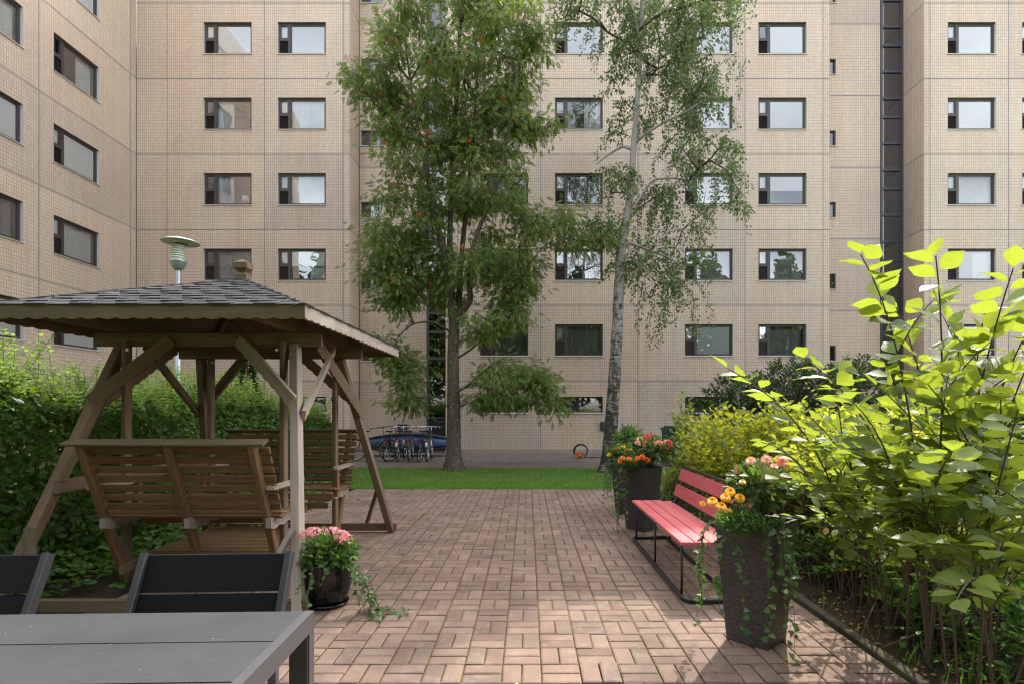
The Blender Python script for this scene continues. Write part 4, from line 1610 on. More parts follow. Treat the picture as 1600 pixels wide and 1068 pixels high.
def stems_to(name, parent, base, tips, r, mat, spread=.05):
    m_ = MB()
    off = Vector(parent.location)
    for t in tips:
        b = Vector(base) + Vector((R.uniform(-spread, spread), R.uniform(-spread, spread), 0)) - off
        t = Vector(t) - off
        m = (b + t) / 2 + Vector((R.uniform(-.02, .02), R.uniform(-.02, .02), .03))
        m_.tube([b, m, t], [r * 1.3, r, r * .7], 5, cap=False)
    return m_.build(name, mat, parent)


def bushel(n, c, rad, flat=1.0):
    """points filling an ellipsoid, denser outside"""
    d = rand_dirs(n, .2)
    r = NR.random(n) ** .45
    return np.array(c)[None, :] + d * r[:, None] * np.array(rad)[None, :], d


def ivy_strands(parent, starts, lens, outs, ls=.035, gap=.035, keep=.62, push=-.012):
    """trailing strands: hang from the rim down the side"""
    m_ = MB(); pos, dr, nr = [], [], []
    off = Vector(parent.location)
    for st, L, out in zip(starts, lens, outs):
        p = Vector(st); out = Vector(out).normalized()
        pts = [p.copy()]
        n = int(L / gap)
        d = (out * 1.0 + Vector((0, 0, .3))).normalized()
        for i in range(n):
            d = (d * keep + Vector((R.uniform(-.25, .25), R.uniform(-.25, .25), -1)) * (1 - keep) + out * push).normalized()
            p = p + d * gap
            if p.z < .012: p.z = .012; d.z = 0; d = (d + out * .8).normalized()
            pts.append(p.copy())
            if R.random() < .85:
                s_ = Vector((R.uniform(-1, 1), R.uniform(-1, 1), R.uniform(-.6, .2)))
                pos.append(p + s_ * .006); dr.append((s_ + out * .4).normalized()); nr.append((out + Vector((R.uniform(-.5, .5), R.uniform(-.5, .5), .6))).normalized())
        m_.tube([q - off for q in pts], .0016, 4, cap=False)
    m_.build('vine', M['stem'], parent)
    tv, tf = ivy_leaf()
    cloud('ivy_leaves', tv, tf, np.array([tuple(q) for q in pos]) - np.array(off), np.array([tuple(q) for q in dr]), np.array([tuple(q) for q in nr]), NR.uniform(.7, 1.25, len(pos)) * ls, M['lf_ivy'], parent, kind='stuff')


# --- near planter planting
mari = empty('marigold_plant', (1.45, 3.60, .78), label='amber yellow marigolds in the near wicker planter', cat='plant')
fl = [(1113, 782), (1141, 767), (1127, 790), (1156, 777), (1134, 776), (1098, 786), (1160, 752), (1138, 797)]
pts = [W(a, b, 3.50 + R.uniform(-.06, .04)) for a, b in fl]
for i, p in enumerate(pts):
    flower('flower', MARI, p, (R.uniform(-.4, .2), R.uniform(-1, -.3), R.uniform(.4, 1)), (.072 if i < 5 else .045), M['petal_a'], mari)
stems_to('stem', mari, (1.44, 3.60, .76), pts, .0022, M['stem_g'])
c, d = bushel(900, (1.36, 3.52, .84), (.16, .15, .075))
cloud('foliage', *LONG6, rel(mari, c), rand_dirs(900, .3), rand_dirs(900, .8), NR.uniform(.025, .05, 900), M['lf_mari'], mari, kind='stuff')

dah = empty('dahlia_plant', (1.58, 3.70, .78), label='peach and coral dahlias in the near wicker planter', cat='plant')
fl = [((1155, 733), 'petal_c', .042), ((1173, 719), 'petal_p', .040), ((1198, 718), 'petal_p', .045), ((1194, 733), 'petal_p', .045), ((1222, 720), 'petal_c', .05), ((1196, 746), 'petal_p', .04), ((1178, 748), 'petal_p', .026), ((1210, 728), 'petal_p', .03)]
pts = [W(a[0], a[1], 3.68 + R.uniform(-.08, .08)) for a, _, _ in fl]
for p, (_, mt, s_) in zip(pts, fl):
    flower('flower', DAHLIA, p, (R.uniform(-.5, .3), R.uniform(-1.1, -.5), R.uniform(.4, 1)), s_ * 1.9, M[mt], dah)
stems_to('stem', dah, (1.57, 3.72, .76), pts + [Vector((1.55 + R.uniform(-.13, .13), 3.7 + R.uniform(-.1, .1), 1.1)) for _ in range(10)], .004, M['stem'])
c, d = bushel(420, (1.56, 3.70, 1.04), (.20, .18, .14))
tv, tf = big_leaf(5, .26, .12, .04, .01, 3)
cloud('foliage', tv, tf, rel(dah, c), unit(d + rand_dirs(420) * .7), rand_dirs(420, 1.4), NR.uniform(.05, .085, 420), M['lf_dahlia'], dah, kind='stuff', smooth=True)

ivy = empty('ivy_plant', (1.52, 3.60, .78), label='ivy trailing down the front of the near wicker planter', cat='plant')
st, ln, ou = [], [], []
for (px, py, L) in ((1140, 818, .62), (1150, 818, .35), (1165, 818, .75), (1186, 820, .72), (1196, 820, .3), (1207, 822, .82), (1215, 822, .45), (1128, 817, .55), (1205, 822, .62), (1180, 820, .25), (1212, 822, .9)):
    # start on the rim edge of the two faces that look at the camera
    x = (px - CX) * 3.55 / FOC
    st.append((x, 3.425 + abs(x - 1.56) * .95, .815)); ln.append(L); ou.append((-.35 if px < 1170 else .1, -1, 0))
ivy_strands(ivy, st, ln, ou, .040, .036)
st = [(1.27 + R.uniform(-.02, .02), 3.70 + R.uniform(-.06, .04), .80) for _ in range(5)]
ivy_strands(ivy, st, [R.uniform(.4, .85) for _ in st], [(-1, -.1, 0)] * 5, .034, .036)
c, d = bushel(170, (1.53, 3.60, .815), (.17, .13, .03))
tv, tf = ivy_leaf()
cloud('ivy_leaves', tv, tf, rel(ivy, c), rand_dirs(170), rand_dirs(170, 1.5) + np.array([0, -.6, 0]), NR.uniform(.03, .05, 170), M['lf_ivy'], ivy, kind='stuff')

# --- far planter planting
mar2 = empty('marigold_plant', (1.42, 7.12, .78), label='orange marigolds in the planter at the far end of the red bench', cat='plant')
fl = [(973, 715), (969, 719), (983, 716), (996, 715), (991, 720), (1003, 712), (1008, 716), (1012, 718), (1002, 714), (994, 719)]
pts = [W(a, b, 6.98 + R.uniform(-.04, .04)) for a, b in fl]
for p in pts: flower('flower', MARI, p, (R.uniform(-.4, .2), R.uniform(-1, -.3), R.uniform(.4, 1)), .075, M['petal_o'], mar2)
stems_to('stem', mar2, (1.42, 7.12, .76), pts, .003, M['stem_g'])
c, d = bushel(900, (1.34, 7.08, .87), (.24, .16, .09))
cloud('foliage', *LONG6, rel(mar2, c), rand_dirs(900, .3), rand_dirs(900, .8), NR.uniform(.03, .06, 900), M['lf_mari'], mar2, kind='stuff')
dah2 = empty('dahlia_plant', (1.60, 7.24, .78), label='peach and red dahlias in the planter at the far end of the red bench', cat='plant')
fl = [((1012, 681), 'petal_r'), ((1000, 686), 'petal_p'), ((996, 692), 'petal_p'), ((1003, 695), 'petal_c'), ((1009, 693), 'petal_p'), ((1024, 687), 'petal_p'), ((1030, 691), 'petal_c'), ((1034, 694), 'petal_p'), ((1040, 690), 'petal_p'), ((1046, 691), 'petal_r'), ((1042, 697), 'petal_c'), ((1021, 693), 'petal_p'), ((998, 697), 'petal_c')]
pts = [W(a[0], a[1], 7.15 + R.uniform(-.12, .1)) for a, _ in fl]
for p, (_, mt) in zip(pts, fl): flower('flower', DAHLIA, p, (R.uniform(-.5, .3), R.uniform(-1, -.3), R.uniform(.4, 1)), .105, M[mt], dah2)
stems_to('stem', dah2, (1.62, 7.24, .76), pts, .005, M['stem'])
c, d = bushel(420, (1.62, 7.22, 1.02), (.28, .22, .16))
tv, tf = big_leaf(5, .26, .12, .04, .01, 5)
cloud('foliage', tv, tf, rel(dah2, c), unit(d + rand_dirs(420) * .7), rand_dirs(420, 1.4), NR.uniform(.06, .10, 420), M['lf_dahlia'], dah2, kind='stuff')
ivy2 = empty('ivy_plant', (1.34, 7.08, .78), label='ivy trailing from the left corner of the planter beyond the bench', cat='plant')
st = [(1.22 + R.uniform(0, .12), 7.05 + R.uniform(-.1, .12), .81) for _ in range(9)]
ivy_strands(ivy2, st, [R.uniform(.4, .9) for _ in st], [(-.8, -.5, 0)] * 9, .042, .042)
# --- third planter planting
mar3 = empty('marigold_plant', (1.36, 8.2, .78), label='bright yellow marigolds in the farthest planter', cat='plant')
fl = [(962, 700), (957, 704), (953, 709), (951, 710), (969, 699), (974, 697), (978, 704), (972, 704), (966, 703), (963, 705), (975, 705), (981, 702), (988, 701), (990, 706), (992, 710)]
pts = [W(a, b, 8.1 + R.uniform(-.1, .1)) for a, b in fl]
for p in pts: flower('flower', MARI, p, (R.uniform(-.4, .2), R.uniform(-1, -.3), R.uniform(.6, 1)), .072, M['petal_y'], mar3)
stems_to('stem', mar3, (1.4, 8.2, .76), pts, .003, M['stem_g'])
c, d = bushel(900, (1.42, 8.15, .92), (.27, .2, .12))
cloud('foliage', *LONG6, rel(mar3, c), rand_dirs(900, .3), rand_dirs(900, .8), NR.uniform(.04, .07, 900), M['lf_mari'], mar3, kind='stuff')
sal = empty('salvia_plant', (1.55, 8.4, .78), label='tall green salvia with violet spikes in the farthest planter', cat='plant')
c, d = bushel(420, (1.55, 8.40, 1.10), (.24, .15, .20))
cloud('foliage', *LONG6, rel(sal, c), rand_dirs(420, .5), rand_dirs(420, .8), NR.uniform(.06, .11, 420), M['lf_green'], sal, kind='stuff')
sp = []
for k in range(6):
    b = Vector((1.5 + R.uniform(-.1, .15), 8.4, 1.2)); L = R.uniform(.12, .3)
    sp += [tuple(b + Vector((R.uniform(-.01, .01), R.uniform(-.01, .01), L * i / 14))) for i in range(15)]
cloud('flower_spike', *LEAF4, rel(sal, np.array(sp)), rand_dirs(len(sp)), rand_dirs(len(sp)), np.full(len(sp), .022), M['petal_v'], sal)
ivy3 = empty('ivy_plant', (1.3, 8.1, .78), label='ivy trailing from the left corner of the farthest planter', cat='plant')
st = [(1.25 + R.uniform(-.02, .1), 8.12 + R.uniform(-.1, .1), .81) for _ in range(6)]
ivy_strands(ivy3, st, [R.uniform(.3, .8) for _ in st], [(-.8, -.5, 0)] * 6, .045, .045)

# --- black pot with pink flowers
pot = empty('flower_pot', (-1.60, 4.40, 0), label='glossy black round pot with pink flowers beside the swing post', cat='flower pot')
m_ = MB(); m_.lathe([(0, .012), (.13, .012), (.155, .05), (.19, .16), (.195, .25), (.175, .33), (.18, .345), (.170, .345), (.16, .31)], n=32); m_.build('body', M['blackp'], pot)
m_ = MB(); m_.lathe([(0, .004), (.15, .004), (.165, .02), (.168, .032), (.158, .026), (.145, .014)], n=32); m_.build('saucer', M['blackp'], pot)
m_ = MB(); m_.lathe([(.17, .30), (0, .305)], n=20); m_.build('soil', M['soil'], pot)
ger = empty('geranium_plant', (-1.60, 4.40, .30), label='pink geranium with green leaves growing in the black pot', cat='plant')
c, d = bushel(800, (-1.58, 4.38, .42), (.235, .22, .12))
tv, tf = ivy_leaf()
cloud('foliage', tv, tf, rel(ger, c), unit(d + rand_dirs(800) * .6), rand_dirs(800, 1.0) + d * .8, NR.uniform(.035, .055, 800), M['lf_ivy'], ger, kind='stuff')
heads = [(489, 829), (519, 829), (541, 840), (532, 834), (481, 833), (534, 843)]
pts = [W(a, b, 4.30 + R.uniform(-.08, .05)) for a, b in heads]
for p in pts:
    m_v, m_f = [], []
    n_ = 46
    dd = rand_dirs(n_, .9)
    me = cloud_mesh('flower', *HEAD, dd * .045 * np.array([1.25, 1.25, .6]), rand_dirs(n_), dd, np.full(n_, .022))
    o = link_mesh('flower', me, M['petal_k'], ger); o.location = Vector(p) - Vector(ger.location)
bd = [(506, 824), (511, 831), (525, 840), (546, 846), (500, 832), (528, 829)]
for a, b in bd:
    p = W(a, b, 4.3)
    me = cloud_mesh('bud', *LEAF4, rand_dirs(14) * .014, rand_dirs(14), rand_dirs(14), np.full(14, .018))
    o = link_mesh('bud', me, M['bud'], ger); o.location = p - Vector(ger.location)
stems_to('stem', ger, (-1.6, 4.4, .32), pts, .003, M['stem_g'])
ivy4 = empty('ivy_plant', (-1.55, 4.34, .30), label='variegated ivy trailing from the black pot onto the pavers', cat='plant')
st = [(-1.44 + R.uniform(-.03, .05), 4.30 + R.uniform(-.08, .1), .35) for _ in range(11)] + [(-1.62, 4.2, .35), (-1.52, 4.2, .35), (-1.68, 4.22, .34)]
ivy_strands(ivy4, st, [R.uniform(.40, .80) for _ in range(11)] + [.42, .2, .25], [(1, R.uniform(-.9, .1), 0) for _ in range(11)] + [(.05, -.6, 0)] * 3, .034, .030, .80, .05)

# ------------------------------------------------------------------ bicycles
def bicycle(frame_m, loc, rz, lean, label, bar_m='chrome', fend='chrome', step=True):
    b = empty('bicycle', loc, rz, label=label, cat='bicycle', group='bicycles parked by the building')
    b.rotation_euler = (0, lean, rz)
    R_ = .335
    rw, fw_ = Vector((0, 0, R_)), Vector((0, 1.08, R_))
    for c in (rw, fw_):
        m_ = MB()
        m_.tube([c + Vector((0, math.cos(a) * (R_ - .018), math.sin(a) * (R_ - .018))) for a in [2 * PI * k / 28 for k in range(28)]], .018, 6, closed=True)
        ty = m_.build('wheel', M['rubber'], b)
        m_ = MB()
        m_.tube([c + Vector((0, math.cos(a) * (R_ - .04), math.sin(a) * (R_ - .04))) for a in [2 * PI * k / 28 for k in range(28)]], .009, 5, closed=True)
        for k in range(16):
            a = 2 * PI * k / 16
            m_.tube([c + Vector((.012 * (-1) ** k, 0, 0)), c + Vector((0, math.cos(a) * (R_ - .045), math.sin(a) * (R_ - .045)))], .0014, 3, cap=False)
        m_.tube([c - Vector((.03, 0, 0)), c + Vector((.03, 0, 0))], .02, 8)
        m_.build('rim', M['chrome'], ty)
        m_ = MB()
        aa = [math.radians(q) for q in (range(20, 200, 15) if c is rw else range(10, 150, 14))]
        for s_ in (-.022, 0, .022):
            m_.tube([c + Vector((s_, -math.cos(a) * (R_ + .02) if c is rw else math.cos(a + .5) * (R_ + .02), math.sin(a if c is rw else a + .5) * (R_ + .02) - abs(s_) * .3)) for a in aa], .010, 4)
        m_.build('mudguard', M[fend], b)
    bb = Vector((0, .44, .28)); st = Vector((0, .30, .80)); hd = Vector((0, .92, .82)); hl = Vector((0, .96, .66))
    m_ = MB()
    m_.tube([bb, st], .016, 8)
    if step:
        m_.tube(arc([hl, (0, .62, .38), bb], .2), .019, 8); m_.tube([hd, Vector((0, .58, .45)), bb], .014, 8)
    else:
        m_.tube([bb, hl], .018, 8); m_.tube([st, hd], .016, 8)
    for s_ in (-1, 1):
        m_.tube([bb, Vector((s_ * .05, .25, .30)), rw + Vector((s_ * .055, 0, 0))], .008, 6)
        m_.tube([st, rw + Vector((s_ * .055, 0, 0))], .007, 6)
        m_.tube([hl, hl + Vector((s_ * .05, .02, -.05)), fw_ + Vector((s_ * .05, 0, 0))], .010, 6)
    m_.tube([hl, hd + Vector((0, -.015, .06))], .017, 8)
    m_.build('frame', M[frame_m], b)
    m_ = MB()
    z = 1.03
    m_.tube([hd, Vector((0, .87, z))], .011, 8)
    m_.tube(arc([(-.30, .66, z - .01), (-.24, .80, z + .03), (-.06, .89, z + .02), (.06, .89, z + .02), (.24, .80, z + .03), (.30, .66, z - .01)], .06), .011, 7)
    m_.build('handlebar', M[bar_m], b)
    m_ = MB()
    for s_ in (-1, 1): m_.tube([(s_ * .30, .67, z - .01), (s_ * .312, .58, z - .025)], .016, 7)
    m_.build('grip', M['rubber'], b)
    m_ = MB()
    m_.tube([st, st + Vector((0, -.03, .10))], .012, 7)
    m_.prism([(-.09, .16), (-.10, .22), (-.05, .28), (-.02, .46), (.02, .46), (.05, .28), (.10, .22), (.09, .16)], .90, .945, axis='z')
    m_.build('saddle', M['rubber'], b)
    m_ = MB()
    for s_ in (-.06, .06): m_.tube([(s_, .26, .72), (s_, -.20, .72)], .006, 5); m_.tube([(s_, -.1, .72), (s_, 0, .36)], .005, 5)
    for y in (-.20, -.05, .1, .25): m_.tube([(-.06, y, .72), (.06, y, .72)], .005, 5)
    m_.build('rack', M['black'], b)
    m_ = MB(); m_.box(-.035, .035, -.235, -.205, .60, .65); m_.build('rear_light', M['red_l'], b)
    m_ = MB()
    m_.tube([(-.10, .44, .28), (.10, .44, .28)], .010, 6); m_.tube([(.10, .44, .28), (.10, .36, .13)], .009, 6); m_.tube([(-.10, .44, .28), (-.10, .52, .43)], .009, 6)
    m_.box(.10, .19, .33, .40, .12, .14); m_.box(-.19, -.10, .49, .56, .42, .44)
    m_.lathe([(.085, -.004), (.085, .004), (.0, .004)], (0, 0, 0), 16)
    m_.build('crank', M['black'], b)
    return b


BY = 16.75
X_ = lambda px, y=16.5: (px - CX) * y / FOC
bicycle('black', (X_(600), BY, -.028), math.radians(-3), .03, 'black bicycle with flat black handlebar, leftmost of the row before the blue cover', 'black', 'black', False)
bicycle('black', (X_(619), BY, -.028), math.radians(2), .0, 'bicycle with pale silver rear mudguard, second from the left in the row', 'chrome', 'chrome')
bicycle('charcoal', (X_(637), BY, -.028), math.radians(6), -.04, 'grey bicycle with wide swept silver handlebar in the middle of the row', 'chrome', 'charcoal')
bicycle('black', (X_(652.5), BY, -.028), math.radians(-4), .05, 'dark bicycle with low red reflector, second from the right in the row', 'chrome', 'black')
bicycle('charcoal', (X_(665), BY, -.028), math.radians(3), .02, 'bicycle with silver rear mudguard nearest the rowan trunk, rightmost of the row', 'chrome', 'chrome')
bicycle('black', (X_(548) - .05, 17.15, -.028), math.radians(-96), .03, 'dark step-through bicycle standing sideways left of the blue cover', 'black', 'black')

# blue covered trailer
bt = empty('covered_dinghy', (-4.05, 18.9, 0), label='long blue tarpaulin cover with dark trim over a low dinghy behind the bicycles', cat='boat')
n = 22
def hull(z0f, z1f, wf, name, mat):
    m_ = MB(); v = []
    for i in range(n + 1):
        t = i / n; x = -1.6 + 3.2 * t
        e_ = math.sin(PI * min(max(t, .001), .999)) ** .6
        z0, z1, w = z0f(t, e_), z1f(t, e_), wf(t, e_)
        v += [(x, -w, z0), (x, -w * 1.12, (z0 + z1) / 2), (x, -w * .75, z1), (x, w * .75, z1), (x, w * 1.12, (z0 + z1) / 2), (x, w, z0)]
    m_.add(v, [(i * 6 + k, i * 6 + 6 + k, i * 6 + 7 + k, i * 6 + 1 + k) for i in range(n) for k in range(5)], 0, True)
    return m_.build(name, mat, bt)
hull(lambda t, e: .42 - .12 * e, lambda t, e: .46 + .26 * e, lambda t, e: .05 + .5 * e, 'cover', M['blue'])
hull(lambda t, e: .455 + .26 * e, lambda t, e: .475 + .30 * e, lambda t, e: .05 + .42 * e, 'cover_trim', M['navy'])
hull(lambda t, e: .10 + .26 * (1 - e), lambda t, e: .44 - .12 * e, lambda t, e: .02 + .40 * e, 'hull', M['black'])
m_ = MB(); m_.box(.12, .38, -.575, -.565, .44, .50); m_.build('badge', M['blind'], bt)
# hose reel on the gravel
hr = empty('hose_reel', W(905, 716, 18.0) * 1.0, label='black hose reel with orange parts lying by the wall left of the birch', cat='hose reel')
hr.location.z = 0
for q in range(4):
    m_ = MB(); m_.tube([(math.cos(a) * (.20 + q * .012) + .05, -.06 + q * .04, .22 + math.sin(a) * (.19 + q * .01)) for a in [2 * PI * k / 20 for k in range(20)]], .014, 5, closed=True)
    m_.build('hose', M['rubber'], hr)
m_ = MB(); m_.box(-.16, -.02, -.10, .02, -.10, .06); m_.box(.05, .14, -.10, .02, -.10, .04)
o = m_.build('drum', M['orange'], hr); o.location = (0, -.12, .13)
m_ = MB(); m_.tube([(.1, 0, .02), (.7, -.1, .012), (1.2, .1, .012)], .014, 5); m_.build('hose_end', M['rubber'], hr)
# green bin behind the shrubs
gb = empty('waste_bin', (W(1058, 700, 15.6).x, 15.6, 0), label='dark green plastic waste bin half hidden behind the shrubs', cat='waste bin')
m_ = MB()
v = [(-.30, -.30, .05), (.30, -.30, .05), (.30, .30, .05), (-.30, .30, .05), (-.36, -.36, 1.0), (.36, -.36, 1.0), (.36, .36, 1.0), (-.36, .36, 1.0)]
m_.add(v, [(0, 3, 2, 1), (4, 5, 6, 7), (0, 1, 5, 4), (1, 2, 6, 5), (2, 3, 7, 6), (3, 0, 4, 7)])
m_.build('bin_body', M['green_bin'], gb)
m_ = MB(); m_.box(-.38, .38, -.40, .38, 1.0, 1.05); m_.box(-.30, .30, -.30, .32, 1.05, 1.10); m_.build('lid', M['green_bin'], gb)

# ------------------------------------------------------------------ trees
def seg_tube(mb, a, b, ra, rb, n=6):
    mb.tube([a, b], [ra, rb], n, cap=False)


class Skel:
    def __init__(s, pts):
        s.p = [Vector(p) for p in pts]; s.par = list(range(-1, len(pts) - 1)); s.n = [0] * len(pts)

    def attach(s, tgt, rise=.6, step=.35, sag=.0, minz=None, rnd=.08):
        best, bi = 1e9, 0
        for i, q in enumerate(s.p):
            if q.z > tgt.z - .05 and i > 2: 
                pen = 1.0 + (q.z - tgt.z) * rise * 2
            else: pen = 0
            if minz is not None and q.z < minz: continue
            dd = (q - tgt).length
            c = dd + pen + (abs(tgt.z - q.z) < dd * .25) * .15
            if c < best: best, bi = c, i
        q = s.p[bi]
        L = (tgt - q).length
        k = max(1, int(L / step))
        cur = bi
        for j in range(1, k + 1):
            t = j / k
            m = q.lerp(tgt, t)
            m.z += math.sin(PI * t) * L * .10 - sag * t * t * L
            if j < k: m += Vector((R.uniform(-rnd, rnd), R.uniform(-rnd, rnd), R.uniform(-rnd, rnd))) * min(1, L)
            s.p.append(m); s.par.append(cur); s.n.append(0); cur = len(s.p) - 1
        i = cur
        while i >= 0:
            s.n[i] += 1; i = s.par[i]
        return cur

    def emit(s, mb, start, r0, pw=.5, rmax=.1):
        for i in range(start, len(s.p)):
            j = s.par[i]
            ra = min(rmax, r0 * max(1, s.n[j]) ** pw); rb = min(rmax, r0 * max(1, s.n[i]) ** pw)
            if j < start: ra = rb * 1.15
            seg_tube(mb, s.p[j], s.p[i], ra, rb, 5 if rb < .02 else 7)


def trunk_mesh(pts, rad, n=14, lump=.08, flare=1.6):
    """smooth trunk with uneven girth and a flared foot"""
    P = []
    RR = []
    for i in range(len(pts) - 1):
        for k in range(6):
            t = k / 6
            P.append(Vector(pts[i]).lerp(Vector(pts[i + 1]), t)); RR.append(rad[i] + (rad[i + 1] - rad[i]) * t)
    P.append(Vector(pts[-1])); RR.append(rad[-1])
    for _ in range(3):
        Q = P[:]
        for i in range(1, len(P) - 1): Q[i] = (P[i - 1] + P[i] * 2 + P[i + 1]) / 4
        P = Q
    mb = MB(); mb.tube(P, RR, n, cap=False)
    z0 = P[0].z
    out = []
    for k, v in enumerate(mb.v):
        c = P[k // n]; v = Vector(v); d = v - c
        f = 1 + lump * noise.noise(v * 3.0) + lump * .5 * noise.noise(v * 9.0)
        hh = (c.z - z0)
        if hh < .6:
            a = math.atan2(d.y, d.x)
            f *= 1 + (flare - 1) * (1 - hh / .6) ** 2 * (.7 + .5 * math.sin(a * 4 + 1))
        out.append(tuple(c + d * f))
    mb.v = out
    return mb


# --- rowan
TYr = 14.3
rowan = empty('rowan_tree', (W(709, 700, TYr).x, TYr, 0), label='rowan tree with red berries and a forked trunk left of the birch', cat='tree')
ro = Vector(rowan.location)
wp = lambda px, py, dy=0.0: W(px, py, TYr) + Vector((0, dy, 0)) - ro
g0 = wp(709, 733); g0.z = -.05
main = [g0, wp(709, 640), wp(708, 560), wp(710, 500), wp(706, 470)]
tm = trunk_mesh(main, [.20, .170, .150, .140, .12])
limbs = [
    [wp(710, 505), wp(706, 460), wp(702, 400), wp(705, 300), wp(712, 180), wp(718, 60), wp(722, -60)],
    [wp(711, 505), wp(716, 465, .2), wp(718, 400, .3), wp(727, 300, .5), wp(735, 180, .8), wp(742, 60, 1.0)],
    [wp(711, 500), wp(724, 486, -.1), wp(737, 472, -.2), wp(734, 440, -.3), wp(745, 380, -.5), wp(780, 310, -.8), wp(800, 220, -.9), wp(812, 120, -1)],
    [wp(704, 440), wp(690, 380, -.2), wp(676, 300, -.4), wp(655, 200, -.5), wp(640, 90, -.5)],
    [wp(706, 520, -.1), wp(680, 504, -.25), wp(650, 508, -.35), wp(625, 530, -.4), wp(618, 570, -.4)],
    [wp(710, 614, -.1), wp(728, 606, -.25), wp(748, 588, -.35), wp(775, 568, -.4), wp(815, 566, -.4)],
    [wp(712, 560, .1), wp(740, 540, .25), wp(770, 510, .3), wp(800, 490, .3)],
]
for li, l in enumerate(limbs):
    n_ = len(l)
    rr = [(.105 if li < 4 else .034) * (1 - .8 * i / (n_ - 1)) for i in range(n_)]
    t2 = trunk_mesh(l, rr, 9, .05, 1.0)
    b0 = len(tm.v); tm.v += t2.v; tm.f += [tuple(b0 + q for q in f) for f in t2.f]; tm.m += t2.m; tm.sm += t2.sm
tm.build('trunk', M['bark_r'], rowan)
sk = Skel(limbs[0])
for l in limbs[1:]:
    for a, b in zip(l[:-1], l[1:]):
        for t in (.0, .5):
            sk.p.append(Vector(a).lerp(Vector(b), t)); sk.par.append(0); sk.n.append(0)
for p in main[1:4]: sk.p.append(Vector(p)); sk.par.append(0); sk.n.append(0)
nst = len(sk.p)
ell = [(720, -110, 110, 70, 22), (730, -30, 125, 75, 42), (650, 60, 85, 75, 34), (785, 70, 85, 85, 36), (700, 150, 120, 85, 46), (595, 130, 52, 40, 16), (800, 200, 62, 75, 28),
       (690, 260, 100, 70, 36), (635, 340, 68, 45, 19), (765, 320, 85, 55, 24), (640, 200, 70, 60, 14), (630, 400, 70, 45, 26), (610, 450, 45, 40, 12), (690, 430, 80, 45, 18), (800, 410, 58, 55, 22), (800, 470, 45, 40, 10), (860, 340, 60, 35, 10), (930, 375, 45, 28, 7),
       (610, 540, 30, 30, 8), (635, 600, 28, 50, 12), (810, 585, 58, 32, 18), (770, 620, 45, 22, 7), (760, 500, 50, 30, 7), (860, 620, 22, 30, 5)]
lp, ld, ln_, lr = [], [], [], []
bpos = []
for (cx_, cy_, rx, ry, nn) in ell:
    for _ in range(nn):
        d = Vector((R.gauss(0, 1), R.gauss(0, 1), R.gauss(0, 1))).normalized() * R.random() ** .4
        c = wp(cx_ + d.x * rx, cy_ - d.z * ry)
        c.y += d.y * min(rx * .0166 * 1.25, 2.1)
        idx = sk.attach(c, sag=.05)
        bdir = (sk.p[idx] - sk.p[sk.par[idx]]); bdir.z *= .4
        if bdir.length < 1e-4: bdir = Vector((1, 0, 0))
        bdir.normalize()
        m = R.randint(52, 84)
        for k in range(m):
            o_ = Vector((R.gauss(0, .22), R.gauss(0, .22), R.gauss(0, .13) - .04)) - bdir * R.uniform(0, .3)
            q = c + o_
            dr = (o_.normalized() * .7 + bdir * .4 + Vector((0, 0, -.55)) + Vector((R.gauss(0, .3), R.gauss(0, .3), R.gauss(0, .25)))).normalized()
            lp.append(tuple(q)); ld.append(tuple(dr)); ln_.append((R.gauss(0, .75), R.gauss(0, .75) - .45, 1.0))
            lr.append(min(1, max(0, R.gauss(.45, .22))))
        if cy_ < 470 and R.random() < (.5 if cy_ < 300 else .15):
            bpos.append(c + Vector((R.gauss(0, .12), -abs(R.gauss(.25, .15)), R.gauss(.03, .1))))
bm = MB(); sk.emit(bm, nst, .0065, .5, .05)
bm.build('branches', M['bark_r'], rowan, kind='stuff')
tv, tf = pinnate(5)
cloud('crown', tv, tf, np.array(lp), np.array(ld), np.array(ln_), NR.uniform(.14, .22, len(lp)), M['lf_rowan'], rowan, rnd=lr, kind='stuff')
OCT = ([(1, 0, 0), (0, 1, 0), (-1, 0, 0), (0, -1, 0), (0, 0, 1), (0, 0, -1)], [(0, 1, 4), (1, 2, 4), (2, 3, 4), (3, 0, 4), (1, 0, 5), (2, 1, 5), (3, 2, 5), (0, 3, 5)])
bp = []
for c in bpos:
    for _ in range(26): bp.append(tuple(c + Vector((R.gauss(0, .035), R.gauss(0, .035), R.gauss(0, .022)))))
cloud('berries', *OCT, np.array(bp), rand_dirs(len(bp)), rand_dirs(len(bp)), np.full(len(bp), .0105), M['berry'], rowan, kind='stuff', smooth=True)

